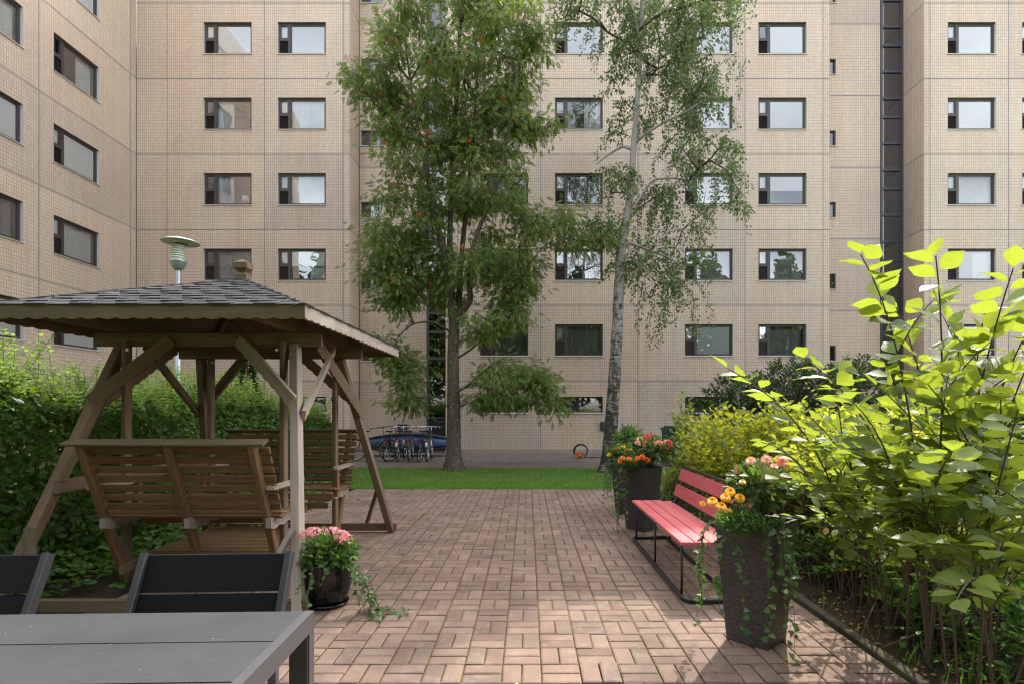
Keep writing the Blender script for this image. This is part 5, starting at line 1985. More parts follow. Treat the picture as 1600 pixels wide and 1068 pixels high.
# --- birch
TYb = 13.9
birch = empty('birch_tree', (W(951, 700, TYb).x, TYb, 0), label='weeping birch with pale bark and hanging twigs right of the rowan', cat='tree')
bo = Vector(birch.location)
wb = lambda px, py, dy=0.0: W(px, py, TYb) + Vector((0, dy, 0)) - bo
g0 = wb(950, 735); g0.z = -.05
pth = [g0, wb(956, 650), wb(962, 560), wb(966, 480), wb(969, 400), wb(978, 345), wb(986, 300), wb(990, 230), wb(997, 140), wb(1002, 40), wb(1006, -80), wb(1010, -200), wb(1012, -300)]
rad = [.20, .165, .15, .135, .12, .105, .085, .072, .06, .05, .042, .03, .015]
tm = trunk_mesh(pth, rad, 14, .06, 1.55)
lim2 = [
    [wb(980, 345), wb(997, 325, .1), wb(1006, 300, .2), wb(1025, 272, .3), wb(1065, 268, .4), wb(1100, 278, .5)],
    [wb(990, 225), wb(1010, 212, -.2), wb(1035, 200, -.3), wb(1065, 188, -.4), wb(1100, 165, -.4)],
    [wb(991, 235), wb(975, 222, .2), wb(955, 232, .3), wb(935, 246, .4)],
    [wb(970, 395), wb(985, 378, .1), wb(1010, 385, .2), wb(1050, 400, .2), wb(1075, 420, .2)],
    [wb(999, 130), wb(1020, 90, .4), wb(1060, 50, .7), wb(1110, 10, .8)],
    [wb(1001, 80), wb(985, 40, -.5), wb(955, 10, -.8), wb(915, 0, -.9)],
    [wb(1004, 0), wb(1030, -60, -.6), wb(1080, -100, -.9)],
    [wb(1005, -60), wb(990, -120, .5), wb(960, -160, .9)],
    [wb(1008, -120), wb(1030, -180, .6), wb(1070, -220, .8)],
]
for l in lim2:
    n_ = len(l)
    t2 = trunk_mesh(l, [.05 * (1 - .75 * i / (n_ - 1)) for i in range(n_)], 7, .05, 1.0)
    b0 = len(tm.v); tm.v += t2.v; tm.f += [tuple(b0 + q for q in f) for f in t2.f]; tm.m += t2.m; tm.sm += t2.sm
tm.build('trunk', M['bark_b'], birch)
sk = Skel(pth[4:])
for l in lim2:
    for a, b in zip(l[:-1], l[1:]):
        for t in (.0, .5): sk.p.append(Vector(a).lerp(Vector(b), t)); sk.par.append(0); sk.n.append(0)
nst = len(sk.p)
zones = [  # px, py, rx, ry, count, hang length
    (1070, 20, 90, 50, 70, 1.3), (1030, 70, 60, 50, 36, 1.2), (1105, 110, 45, 45, 26, 1.3), (985, 20, 40, 60, 22, 1.2), (1010, -60, 110, 60, 70, 1.3), (1140, -10, 40, 25, 10, .7),
    (1000, -170, 110, 80, 80, 1.1), (1010, -260, 70, 60, 36, .9), (915, 10, 25, 20, 11, 1.1), (905, -40, 40, 40, 18, 1.3), (1120, 250, 42, 25, 16, 1.1), (1070, 225, 45, 30, 12, 1.0), (1150, 310, 22, 15, 7, .7),
    (1040, 300, 40, 30, 12, 1.5), (1085, 330, 35, 30, 9, 1.2), (1030, 380, 40, 25, 9, 1.7), (1085, 400, 35, 18, 8, .9), (955, 275, 30, 25, 14, .9), (945, 350, 30, 20, 12, .9), (985, 410, 40, 25, 12, .8),
    (1000, 180, 50, 40, 20, .9), (1080, 140, 45, 40, 20, 1.3), (960, 130, 20, 40, 6, .8), (1050, 440, 25, 15, 6, 1.6)]
lp, ld, ln_, lr = [], [], [], []
tw = MB()
for (cx_, cy_, rx, ry, nn, hl) in zones:
    for _ in range(int(nn * (.62 if cy_ < 200 else .85))):
        d = Vector((R.gauss(0, 1), R.gauss(0, 1), R.gauss(0, 1))).normalized() * R.random() ** .45
        c = wb(cx_ + d.x * rx, cy_ - d.z * ry); c.y += d.y * min(rx * .0162 * 1.4, 2.0)
        idx = sk.attach(c, rise=.3, rnd=.05)
        for s_ in range(R.randint(2, 3)):
            p = c + Vector((R.gauss(0, .12), R.gauss(0, .12), R.gauss(0, .08)))
            L = hl * R.uniform(.4, 1.15)
            dr = Vector((R.gauss(0, .5), R.gauss(0, .5), .1))
            pts = [p.copy()]
            k_ = int(L / .055)
            for i in range(k_):
                dr = dr * .86 + Vector((R.gauss(0, .10), R.gauss(0, .10), -1)) * .14
                dr.normalize()
                p = p + dr * .055
                if i % 5 == 4: pts.append(p.copy())
                for _q in range(R.choice((2, 3, 3))):
                    o_ = Vector((R.gauss(0, 1), R.gauss(0, 1), R.gauss(0, .5))).normalized()
                    lp.append(tuple(p + o_ * R.uniform(.01, .075))); ld.append(tuple((o_ + Vector((0, 0, -.9))).normalized()))
                    ln_.append((R.gauss(0, 1), R.gauss(0, 1), R.gauss(0, .6) + .4)); lr.append(R.random())
            if len(pts) > 1: tw.tube(pts, [.004 * (1 - .6 * i / len(pts)) for i in range(len(pts))], 3, cap=False)
sk.emit(tw, nst, .006, .5, .035)
tw.build('branches', M['stem'], birch, kind='stuff')
cloud('crown', *LEAF4, np.array(lp), np.array(ld), np.array(ln_), NR.uniform(.065, .105, len(lp)), M['lf_birch'], birch, rnd=lr, kind='stuff')
print('leaves rowan/birch', len(lp))

# small conifer behind the hedge
con = empty('young_spruce', (-5.75, 11.3, 0), label='small dark green conifer behind the end of the hedge', cat='tree')
m_ = MB(); m_.tube([(0, 0, 0), (0, 0, 2.55)], [.04, .01], 7); m_.build('trunk', M['stem'], con)
n_ = 3000
t = NR.random(n_) ** .8
ang = NR.random(n_) * 2 * PI
rr = (1 - t) * .62 * (.4 + .6 * NR.random(n_)) + .03
pp = np.stack([np.cos(ang) * rr, np.sin(ang) * rr, .2 + t * 2.35 - rr * .3], 1)
dd = np.stack([np.cos(ang), np.sin(ang), -.1 + .4 * NR.random(n_)], 1)
cloud('crown', *LONG6, pp, dd, rand_dirs(n_, 1), NR.uniform(.07, .14, n_), M['lf_rhodo'], con, kind='stuff')

# ------------------------------------------------------------------ hedge along the left
hedge = empty('clipped_hedge', (-5.2, 7.5, 0), label='leafy green hedge along the left side behind the swing', cat='hedge')
ho = Vector(hedge.location)
HY0, HY1 = 2.6, 12.8


def htop(y):
    return 1.66 + .08 * math.sin(y * 1.7) + .05 * math.sin(y * 4.1 + 1) - max(0, y - 10) * .14


def hface(y, z):
    return -4.42 + .14 * noise.noise(Vector((y * .9, z * 1.1, 0))) + .07 * noise.noise(Vector((y * 3, z * 3, 5))) - .10 * (z / 2) ** 2 + .0


lp, ld, ln_, lr = [], [], [], []
for _ in range(30000):
    y = R.uniform(HY0, HY1); tz = htop(y)
    if R.random() < .68:
        z = R.uniform(.02, tz) ; x = hface(y, z) - abs(R.gauss(0, .13)); n0 = Vector((1, -.15, .25))
    else:
        x = R.uniform(-5.75, -4.5); z = tz + R.gauss(-.06, .09) + .12 * noise.noise(Vector((x * 2, y * 2, 0))); n0 = Vector((.1, -.1, 1))
    n1 = (n0 + Vector((R.gauss(0, .5), R.gauss(0, .5), R.gauss(0, .4)))).normalized()
    dd_ = Vector((R.gauss(0, 1), R.gauss(0, 1), R.gauss(-.3, .7)))
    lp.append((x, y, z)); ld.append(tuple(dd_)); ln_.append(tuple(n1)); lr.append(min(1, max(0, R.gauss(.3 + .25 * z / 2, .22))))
for _ in range(3500):   # near end face
    x = R.uniform(-5.7, -4.45); z = R.uniform(.02, htop(HY0)); lp.append((x, HY0 - .05 + abs(R.gauss(0, .12)), z))
    ld.append((R.gauss(0, 1), R.gauss(0, 1), R.gauss(-.3, .7))); ln_.append((R.gauss(0, .5), -1, R.gauss(.3, .4))); lr.append(R.random() * .6)
for _ in range(3500):
    x = R.uniform(-5.6, -4.45); z = R.uniform(.02, htop(HY1)); lp.append((x, HY1 - abs(R.gauss(0, .12)), z))
    ld.append((R.gauss(0, 1), R.gauss(0, 1), R.gauss(-.3, .7))); ln_.append((.7, .2, R.gauss(.3, .4))); lr.append(R.random() * .6)
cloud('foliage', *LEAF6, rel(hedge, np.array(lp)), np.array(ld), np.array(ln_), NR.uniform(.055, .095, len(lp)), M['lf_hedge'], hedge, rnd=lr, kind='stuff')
# twigs and inner shade
sm_ = MB()
for _ in range(240):
    y = R.uniform(HY0 + .1, HY1 - .1); x = R.uniform(-5.4, -4.7)
    p = Vector((x, y, 0)); pts = [p.copy()]
    for k in range(5):
        p = p + Vector((R.gauss(.03, .07), R.gauss(0, .07), htop(y) / 5.4)); pts.append(p.copy())
    sm_.tube([q - ho for q in pts], [.014, .012, .010, .008, .005, .003], 5, cap=False)
sm_.build('stems', M['stem'], hedge, kind='stuff')
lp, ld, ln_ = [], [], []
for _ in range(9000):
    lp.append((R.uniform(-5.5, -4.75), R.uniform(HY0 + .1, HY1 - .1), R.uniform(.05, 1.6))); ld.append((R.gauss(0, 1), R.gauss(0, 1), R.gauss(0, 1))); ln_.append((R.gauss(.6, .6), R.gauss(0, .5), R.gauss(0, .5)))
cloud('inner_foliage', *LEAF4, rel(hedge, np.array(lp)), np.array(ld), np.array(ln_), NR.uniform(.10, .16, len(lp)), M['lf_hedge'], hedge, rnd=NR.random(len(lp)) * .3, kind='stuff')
# young upright shoots
sh = MB(); lp, ld, ln_ = [], [], []
for _ in range(1150):
    y = R.uniform(HY0, HY1 - .5); x = R.uniform(-5.7, -4.4); L = R.uniform(.08, .52) * (1.0 if y < 9.5 else .7)
    p = Vector((x, y, htop(y) - .12)); dr = Vector((R.gauss(0, .18), R.gauss(0, .18), 1)).normalized(); pts = [p.copy()]
    k_ = int((L + .12) / .04)
    for i in range(k_):
        dr = (dr + Vector((R.gauss(0, .06), R.gauss(0, .06), 0))).normalized(); p = p + dr * .04; pts.append(p.copy())
        for s_ in (0, 1):
            a = i * 2.4 + s_ * PI
            o_ = Vector((math.cos(a), math.sin(a), .45)); lp.append(tuple(p)); ld.append(tuple(o_)); ln_.append((R.gauss(0, .3), R.gauss(0, .3), 1))
    sh.tube([q - ho for q in pts], .0025, 3, cap=False)
sh.build('shoots', M['stem_g'], hedge, kind='stuff')
cloud('young_leaves', *LEAF6, rel(hedge, np.array(lp)), np.array(ld), np.array(ln_), NR.uniform(.040, .070, len(lp)), M['lf_hedge_t'], hedge, kind='stuff')

# ground cover below the hedge
n_ = 6500
xs = -4.75 + np.abs(NR.normal(0, .5, n_)); ys = NR.uniform(3.2, 10.9, n_)
keep = (xs < PX0 - .05 + .25 * np.sin(ys * 3)) & ~((xs > -3.9) & (ys < 4.6))
xs, ys = xs[keep], ys[keep]
zz = np.abs(NR.normal(.10, .07, len(xs)))
g = cloud('ground_cover', *LEAF6, np.stack([xs, ys, zz], 1), NR.normal(size=(len(xs), 3)) * np.array([1, 1, .3]), NR.normal(size=(len(xs), 3)) * .35 + np.array([.1, -.2, 1]), NR.uniform(.05, .10, len(xs)), M['lf_cover'], kind='stuff')
tag(g, label='low light green leafy plants covering the ground under the hedge', cat='ground cover')

# ------------------------------------------------------------------ grass
def grass(name, x0, x1, y0, y1, n, h, label, mask=None, z=-.015):
    xs = NR.uniform(x0, x1, n); ys = NR.uniform(y0, y1, n)
    if mask is not None:
        k = mask(xs, ys); xs, ys = xs[k], ys[k]
    n = len(xs)
    tv = [(0, -.035, 0), (0, .035, 0), (.55, .02, .03), (.55, -.02, .03), (1, 0, .12)]
    tf = [(0, 3, 2, 1), (3, 4, 2)]
    d = NR.normal(size=(n, 3)) * .32; d[:, 2] = 1
    a = NR.random(n) * 2 * PI
    o = cloud(name, tv, tf, np.stack([xs, ys, np.full(n, z)], 1), d, np.stack([np.cos(a), np.sin(a), a * 0], 1), NR.uniform(.4, 1.2, n) * h, M['grassb'], rnd=np.clip(.5 + .28 * np.sin(xs * 1.3 + 2 * np.sin(ys * 1.9)) * np.sin(ys * 2.3 + xs * .7) + NR.normal(0, .28, n), 0, 1), kind='stuff')
    tag(o, label=label, cat='grass')
    return o


grass('grass', -6.6, 3.2, 10.9, 14.85, 60000, .065, 'short green lawn grass between the patio and the path')
grass('edge_grass', -6.6, 4.5, 16.55, 16.80, 1500, .09, 'thin line of grass along the far edge of the asphalt path', lambda x, y: np.sin(x * 2.1) + np.sin(x * 5.3) > -.4)
grass('bed_grass', 2.36, 3.6, 2.6, 10.3, 2600, .17, 'tufts of grass and weeds in the shrub bed', lambda x, y: (np.sin(x * 5.1 + y * 2.3) + np.sin(y * 5.9) > .2), z=-.035)
grass('patio_edge_grass', 1.9, 4.0, 8.6, 10.9, 5000, .09, 'grass growing behind the planters at the far right of the patio', z=-.02)

# weeds in the paving joints
m = []
for _ in range(60):
    x, y = R.uniform(-3.2, 2.1), R.uniform(3.2, 10.8)
    if R.random() < .55: x = R.uniform(-3.1, -1.2); y = R.uniform(7.0, 10.6)
    for q in range(R.randint(8, 30)):
        a = R.random() * 2 * PI; r_ = abs(R.gauss(0, .045))
        m.append((x + r_ * math.cos(a), y + r_ * math.sin(a), .004 + R.random() * .012, math.cos(a), math.sin(a)))
m = np.array(m)
g = cloud('patio_weeds', *LEAF6, m[:, :3], np.stack([m[:, 3], m[:, 4], np.full(len(m), .35)], 1), np.tile([0, 0, 1.0], (len(m), 1)), NR.uniform(.012, .030, len(m)), M['lf_cover'], kind='stuff')
tag(g, label='small green weeds growing in the paving joints', cat='weeds')
# fallen leaves and crumbs
lp = []
for _ in range(170):
    lp.append((R.uniform(1.2, 2.2) if R.random() < .7 else R.uniform(-3.3, 2.2), R.uniform(2.9, 9.0), .008))
lp = np.array(lp)
g = cloud('fallen_leaves', *LEAF6, lp, NR.normal(size=(len(lp), 3)) * np.array([1, 1, .1]), NR.normal(size=(len(lp), 3)) * .2 + np.array([0, 0, 1]), NR.uniform(.008, .03, len(lp)), M['dry'], kind='stuff')
tag(g, label='tiny dry leaves scattered on the pavers', cat='fallen leaves')

# ------------------------------------------------------------------ shrubs on the right
def shrub(name, loc, label, base_n, blobs, leaf, lm, size, spread, stem_r=.008, nmul=1.0, up=.5):
    """blobs: (x, y, z, rx, ry, rz, n_leaf_clusters)"""
    s = empty(name, loc, label=label, cat='shrub')
    off = np.array(s.location); ov = Vector(s.location)
    mb = MB()
    pos, dr, nr = [], [], []
    for (x, y, z, rx, ry, rz, n) in blobs:
        for _ in range(n):
            d = Vector((R.gauss(0, 1), R.gauss(0, 1), R.gauss(0, 1))).normalized() * R.random() ** .4
            c = Vector((x + d.x * rx, y + d.y * ry, z + d.z * rz))
            if c.z < .08: c.z = .08
            b = Vector((x * .6 + loc[0] * .4 + R.gauss(0, spread), y * .6 + loc[1] * .4 + R.gauss(0, spread), 0))
            if R.random() < .55:
                m1 = b.lerp(c, .45) + Vector((R.gauss(0, .06), R.gauss(0, .06), .12))
                mb.tube([b - ov, m1 - ov, c - ov], [stem_r, stem_r * .7, stem_r * .25], 4, cap=False)
            k_ = int(R.randint(9, 16) * nmul)
            ax = (d + Vector((R.gauss(0, .3), R.gauss(0, .3), up))).normalized()
            for k in range(k_):
                t = (k / k_ - .5) * spread * .9
                a = k * 2.4
                o_ = Vector((math.cos(a), math.sin(a), .35))
                pos.append(tuple(c + ax * t + Vector((R.gauss(0, .02), R.gauss(0, .02), 0)))); dr.append(tuple(o_ + ax * .6)); nr.append((R.gauss(0, .45), R.gauss(0, .45), 1))
    mb.build('stems', M['stem'], s, kind='stuff')
    cloud('foliage', *leaf, np.array(pos) - off, np.array(dr), np.array(nr), NR.uniform(*size, len(pos)), lm, s, kind='stuff')
    return s


shrub('yellowing_shrub', (3.4, 6.6, 0), 'dense small leaved shrub with yellowing leaves behind the red bench', 0,
      [(3.0, 4.6, .45, .5, .8, .35, 150), (3.9, 4.8, .5, .6, .8, .4, 150), (2.45, 7.0, 1.00, .50, .8, .52, 330), (2.9, 6.2, 1.18, .6, .6, .40, 260), (3.5, 6.3, 1.02, .6, .8, .52, 430), (4.2, 5.9, 1.0, .6, .7, .5, 330), (2.85, 5.3, .95, .45, .55, .42, 260), (3.7, 5.1, 1.1, .6, .5, .48, 300), (3.2, 4.5, .95, .5, .4, .38, 170), (3.2, 6.9, .45, .8, .6, .35, 150)],
      LEAF6, M['lf_med'], (.055, .095), .34, .006, nmul=.62)
shrub('light_green_shrub', (2.6, 8.6, 0), 'loose light green shrub with upright shoots beside the farthest planter', 0,
      [(2.65, 8.4, .75, .45, .6, .5, 110), (2.40, 8.5, 1.35, .16, .2, .38, 26), (3.0, 9.0, .9, .5, .5, .5, 110), (2.45, 8.9, .35, .3, .5, .25, 50)],
      LEAF6, M['lf_olive'], (.05, .095), .35, .006, up=.9)
shrub('rhododendron', (5.0, 12.3, 0), 'large dark green rhododendron in front of the building on the right', 0,
      [(4.7, 12.2, 1.3, 1.0, .9, 1.05, 420), (6.0, 12.3, 1.6, 1.2, .9, 1.15, 460), (7.4, 12.4, 1.5, 1.1, .9, 1.2, 380), (4.2, 12.0, .6, .6, .7, .5, 90)],
      LONG6, M['lf_rhodo'], (.10, .15), .22, .015)
shrub('far_shrub', (9.6, 13.5, 0), 'dark leafy shrub at the far right beyond the gravel path', 0,
      [(9.3, 13.4, 1.0, 1.1, .8, .9, 300), (11.2, 13.6, 1.1, 1.2, .8, .95, 300), (13.0, 13.7, 1.2, 1.1, .8, 1.0, 260)],
      LEAF6, M['lf_hedge'], (.08, .13), .3, .012)

shrub('low_green_shrub', (3.4, 4.2, 0), 'low mid green undergrowth shrub beneath the big arching shrub on the right', 0,
      [(2.75, 4.9, .38, .35, .7, .30, 70), (3.3, 4.0, .34, .5, .5, .28, 80), (4.0, 3.7, .5, .5, .6, .4, 110), (3.9, 4.8, .5, .6, .6, .40, 100), (2.75, 3.9, .20, .25, .5, .16, 50), (3.0, 3.2, .25, .4, .35, .2, 60), (3.6, 3.0, .35, .5, .35, .3, 90)],
      LEAF6, M['lf_green'], (.04, .085), .30, .005, nmul=.9)

# --- foreground shrub with large leaves
bs = empty('large_leaved_shrub', (2.9, 3.4, 0), label='big arching shrub with large bright green leaves filling the right side', cat='shrub')
bof = Vector(bs.location)
LV = []     # (pos, dir, normal, size)
stm = MB()


def curve(b, t, bend, n=12):
    """arching stem from base to tip"""
    m1 = b.lerp(t, .5) + bend
    return [b * (1 - s_) ** 2 + m1 * 2 * s_ * (1 - s_) + t * s_ ** 2 for s_ in [k / n for k in range(n + 1)]]


def leafy(pts, r0, r1, leaf, gap, t0=.0, tipn=2):
    n = len(pts)
    stm.tube([p - bof for p in pts], [r0 + (r1 - r0) * i / (n - 1) for i in range(n)], 6, cap=False)
    L = sum((pts[i + 1] - pts[i]).length for i in range(n - 1))
    k_ = max(2, int(L * (1 - t0) / gap))
    side = R.choice((-1, 1))
    for k in range(k_ + 1):
        t = t0 + (1 - t0) * k / k_
        f = min(t * (n - 1), n - 1.001); i = int(f)
        p = pts[i].lerp(pts[i + 1], f - i)
        ax = (pts[min(i + 1, n - 1)] - pts[i]).normalized()
        sv = ax.cross(Vector((0, 0, 1)))
        if sv.length < .2: sv = ax.cross(Vector((R.gauss(0, 1), R.gauss(0, 1), 0)))
        sv.normalize(); sv = sv * side; side = -side
        if abs(ax.z) > .6:
            sv = Matrix.Rotation(k * 2.2 + R.uniform(-.3, .3), 3, ax) @ sv
        d = (sv * .8 + ax * .55 + Vector((0, 0, R.uniform(-.15, .25)))).normalized()
        if k == k_: d = (ax + Vector((R.gauss(0, .2), R.gauss(0, .2), .1))).normalized()
        nn = Vector((R.gauss(0, .55), R.gauss(-.15, .55), 1)) + ax * -.2
        LV.append((p + d * .012, d, nn, leaf * R.uniform(.75, 1.15) * (1 - .15 * (t > .9))))


tips = [  # px, py, depth, leaf length, how much of the stem is leafy
    (1345, 398, 2.75, .145, .40), (1462, 400, 2.35, .150, .45), (1583, 420, 2.35, .150, .45), (1137, 575, 2.85, .125, .35), (1258, 560, 2.70, .135, .45),
    (1330, 625, 2.5, .13, .5), (1488, 705, 2.0, .135, .55), (1215, 745, 2.95, .12, .45), (1420, 850, 2.35, .12, .55), (1495, 935, 2.05, .125, .6), (1400, 480, 3.2, .12, .4),
    (1540, 480, 2.9, .13, .4), (1610, 560, 2.3, .14, .5), (1590, 640, 2.1, .13, .5), (1300, 690, 2.9, .11, .5), (1380, 560, 3.0, .12, .45), (1450, 600, 2.6, .13, .5),
    (1560, 860, 2.2, .12, .6), (1640, 780, 2.1, .13, .5), (1640, 460, 2.6, .14, .4), (1500, 530, 2.7, .13, .4), (1350, 740, 2.8, .11, .5), (1250, 640, 3.1, .11, .45),
    (1440, 700, 2.7, .12, .5), (1530, 610, 2.8, .12, .4), (1400, 650, 3.3, .11, .4), (1490, 780, 2.7, .11, .5), (1600, 720, 2.7, .12, .5), (1330, 800, 3.0, .10, .5), (1300, 600, 3.3, .11, .4), (1232, 748, 3.15, .10, .45), (1290, 772, 2.9, .10, .5), (1345, 700, 2.9, .11, .5), (1190, 690, 3.2, .10, .4), (1390, 780, 2.7, .11, .5), (1270, 690, 3.2, .10, .45)]
for (px, py, dy, lf, t0) in tips:
    t = W(px, py, dy)
    b = Vector((max(t.x + R.uniform(.5, 1.0), 2.45) if t.x < 2.2 else t.x + R.uniform(.2, .6), max(dy, 2.5) + R.uniform(.3, 1.3), 0))
    b.x = min(b.x, 3.7); b.y = max(b.y, 3.0)
    up = t.z
    bend = Vector((.25 * (b.x - t.x), .1, .30 * up)) if up > 1.5 else Vector((.2, .1, .55))
    pts = curve(b, t, bend)
    leafy(pts, .0075, .0026, lf, .062, t0)
    for q in range(R.randint(3, 5)):
        s_ = R.uniform(.25, .72)
        i = int(s_ * (len(pts) - 1)); p = pts[i]; ax = (pts[i + 1] - pts[i]).normalized()
        o_ = Vector((R.gauss(0, 1), R.gauss(0, 1), R.gauss(.1, .4))).normalized()
        L = R.uniform(.22, .5)
        e_ = p + (ax * .7 + o_ * .8).normalized() * L
        e_.z += .03
        leafy(curve(p, e_, Vector((0, 0, .05)), 6), .0045, .002, lf * .9, .055, .15)
# body of the shrub, deeper and lower, smaller leaves
for _ in range(96):
    b = Vector((R.uniform(2.5, 4.6), R.uniform(3.0, 5.6), 0))
    t = b + Vector((R.gauss(-.05, .40), R.gauss(-.1, .35), R.uniform(.25, 1.8) - .15 * (b.x < 2.8)))
    if t.x < 2.1: t.x = 2.15
    if t.z > 1.0 and R.random() < .6: b = b * .4 + Vector((R.choice((2.95, 3.4, 4.0)), R.choice((3.7, 4.3, 5.0)), 0)) * .6
    pts = curve(b, t, Vector((R.gauss(0, .15), R.gauss(0, .15), .1)), 8)
    leafy(pts, .006, .002, R.choice((.04, .055, .065, .085)), .042, .30)
    for q in range(4):
        i = R.randint(3, 7); p = pts[i]
        e_ = p + Vector((R.gauss(0, .22), R.gauss(0, .22), R.uniform(0, .22)))
        leafy(curve(p, e_, Vector((0, 0, .03)), 5), .004, .0018, R.uniform(.04, .07), .038, .2)
# bare stems
for _ in range(30):
    b = Vector((R.uniform(2.45, 4.0), R.uniform(2.9, 6.5), 0)); t = b + Vector((R.gauss(-.1, .3), R.gauss(0, .3), R.uniform(.6, 1.2)))
    stm.tube([p - bof for p in curve(b, t, Vector((R.gauss(0, .1), R.gauss(0, .1), 0)), 6)], [.007, .0065, .006, .005, .0045, .004, .003], 5, cap=False)
stm.build('stems', M['stem'], bs, kind='stuff')
LT = [big_leaf(7, .34, .10, .05, .015, 1), big_leaf(7, .38, .24, .03, .025, 2), big_leaf(7, .31, .02, .10, .02, 4)]
LM = []
for v, f in LT:
    me = bpy.data.meshes.new('leaf'); me.from_pydata(v, [], f); me.polygons.foreach_set('use_smooth', [True] * len(f))
    at = me.attributes.new('rnd', 'FLOAT', 'FACE'); at.data.foreach_set('value', [.5] * len(f))
    a2 = me.attributes.new('lv', 'FLOAT_VECTOR', 'POINT'); a2.data.foreach_set('vector', [q for p in v for q in p])
    LM.append(me)


def shows(p):
    px = CX + p.x * FOC / p.y; py = CY - (p.z - EYE) * FOC / p.y
    return -20 < px < 1620 and -20 < py < 1090


LVs = sorted(LV, key=lambda l: -(l[3] / l[0].y) if (l[0].y > .5 and shows(l[0])) else 1)
lmv = []
for s_ in range(3):
    for q in range(3):
        me = LM[s_].copy()
        at = me.attributes['rnd']; at.data.foreach_set('value', [(.2, .5, .85)[q]] * len(me.polygons))
        me.materials.append(M['lf_big']); lmv.append(me)
for (p, d, n, s_) in LVs[:300]:
    o = bpy.data.objects.new('leaf', R.choice(lmv)); COL.objects.link(o); o.parent = bs
    x = d.normalized(); z = (n - x * n.dot(x)).normalized(); y = z.cross(x)
    Mx = Matrix((x * s_, y * s_, z * s_)).transposed().to_4x4(); Mx.translation = p - bof
    o.matrix_basis = Mx
rest = LVs[300:]
for k in range(3):
    rr_ = rest[k::3]
    if not rr_: continue
    pos = np.array([tuple(l[0] - bof) for l in rr_]); dd = np.array([tuple(l[1]) for l in rr_]); nn = np.array([tuple(l[2]) for l in rr_]); ss = np.array([l[3] for l in rr_])
    if k == 0: PP, DD, NN, SS = pos, dd, nn, ss
    cloud('far_leaves', LT[k][0], LT[k][1], pos, dd, nn, ss, M['lf_big'], bs, kind='stuff', smooth=True)
print('big shrub leaves', len(LV))
# low plants at the foot of the shrubs
n_ = 2600
xs = NR.uniform(2.38, 3.8, n_); ys = NR.uniform(2.5, 10.0, n_)
k = (np.sin(xs * 4 + ys * 3) + np.sin(ys * 2.2 + 1) > -.5); xs, ys = xs[k], ys[k]
g = cloud('bed_plants', *LEAF6, np.stack([xs, ys, np.abs(NR.normal(.05, .07, len(xs)))], 1), NR.normal(size=(len(xs), 3)) * np.array([1, 1, .4]), NR.normal(size=(len(xs), 3)) * .4 + np.array([0, 0, 1]), NR.uniform(.03, .07, len(xs)), M['lf_green'], kind='stuff')
tag(g, label='low green plants on the soil under the right hand shrubs', cat='ground cover')
g = cloud('bed_litter', *LEAF6, np.stack([NR.uniform(2.3, 4.0, 1500), NR.uniform(2.4, 8.0, 1500), np.full(1500, -.02)], 1), NR.normal(size=(1500, 3)) * np.array([1, 1, .15]), NR.normal(size=(1500, 3)) * .3 + np.array([0, 0, 1]), NR.uniform(.015, .045, 1500), M['dry'], kind='stuff')
tag(g, label='dry leaf litter on the soil of the shrub bed', cat='leaf litter')

# ragged lawn edge, clover and litter on the grass
grass('lawn_edge_grass', -3.4, 2.2, 10.72, 11.0, 4200, .06, 'ragged tufts of grass growing over the far edge of the pavers', lambda x, y: y > 10.88 - .10 * (np.sin(x * 7) + np.sin(x * 17 + 1)) * .5, z=0)
n_ = 420
g = cloud('clover_flowers', *LEAF4, np.stack([NR.uniform(-6, 3, n_), NR.uniform(11, 14.7, n_), NR.uniform(.03, .06, n_)], 1), rand_dirs(n_), rand_dirs(n_), NR.uniform(.015, .03, n_), M['bud'], kind='stuff')
tag(g, label='tiny pale clover flowers in the lawn', cat='clover')
n_ = 16
g = cloud('table_crumbs', *LEAF4, np.stack([NR.uniform(-2.3, -.95, n_), NR.uniform(1.5, 2.2, n_), np.full(n_, TH + .0005)], 1), NR.normal(size=(n_, 3)) * np.array([1, 1, 0]), np.tile([0, 0, 1.0], (n_, 1)), NR.uniform(.002, .006, n_), M['bud'], kind='stuff')
tag(g, label='tiny pale crumbs and seeds on the grey table top', cat='crumbs')
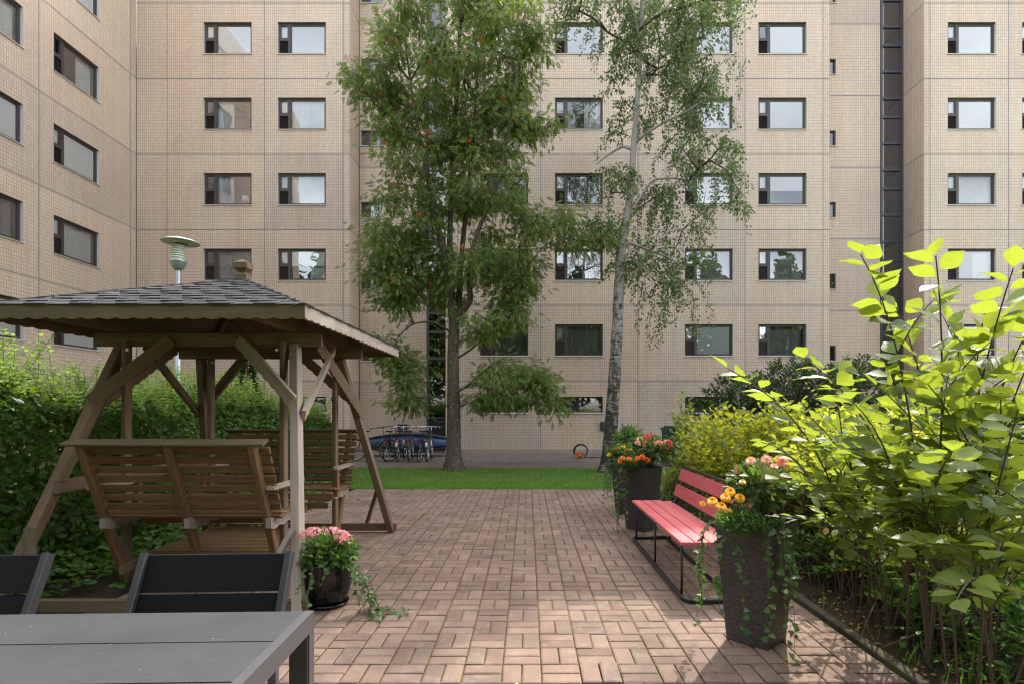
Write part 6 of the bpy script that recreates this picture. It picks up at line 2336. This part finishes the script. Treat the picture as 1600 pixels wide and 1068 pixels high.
# things standing behind the window panes
m_ = MB(); m_.lathe([(.10, 0), (.13, .0), (.10, .20), (.09, .20)], n=16); m_.lathe([(.02, -.12), (.02, 0)], n=8); m_.lathe([(.07, -.13), (.07, -.12), (0, -.12)], n=12)
o = m_.build('table_lamp', M['blind'], label='small white lamp shade standing behind a left hand window pane', cat='lamp'); o.location = (-11.886 + 1.38, D0 + .30, 9.07 + .21)
m_ = MB(); m_.box(-.14, .14, 0, .02, 0, .34)
m_.box(-.10, .10, -.004, 0, .05, .29, 1)
o = m_.build('picture_frame', [M['blind'], M['curtain']], label='pale framed picture standing behind a window pane between the two trees', cat='picture'); o.location = (1.010 + 1.17, D0 + .16, 6.30 + .05)
ppl = empty('potted_plant', (-11.886 + .95, D0 + .35, 6.30 + .02), label='potted plant in an orange pot behind the window above the swing roof', cat='plant')
m_ = MB(); m_.lathe([(.07, 0), (.10, .14), (.09, .14), (0, .12)], n=14); m_.build('pot', M['orange'], ppl)
c_ = rand_dirs(260) * NR.uniform(.3, 1, (260, 1)) * np.array([.30, .16, .36]) + np.array([0, 0, .52])
cloud('foliage', *LEAF6, c_, rand_dirs(260), rand_dirs(260, .8), NR.uniform(.06, .11, 260), M['lf_green'], ppl, kind='stuff')

# ------------------------------------------------------------------ wood behind the viewer (mirrored in the windows)
pos = []
for i in range(24):
    cx_, cy_ = -32 + i * 3.1 + R.uniform(-.8, .8), -11.5 + R.uniform(-3, 1.5)
    ht = R.choice((12.5, 14, 15.5, 16.5, 17.5, 20))
    for _ in range(2600):
        d = rand_dirs(1)[0] * R.random() ** .35
        z = ht * .56 + d[2] * ht * .44
        w_ = 2.6 * (1.15 - z / ht * .7)
        pos.append((cx_ + d[0] * w_, cy_ + d[1] * w_, z))
pos = np.array(pos)
cloud('distant_wood', *LEAF4, pos, rand_dirs(len(pos), -.3), rand_dirs(len(pos), .5), NR.uniform(.4, .9, len(pos)), M['far_leaf'], kind='stuff',
      label='row of tall trees behind the viewer mirrored in the windows', cat='wood')
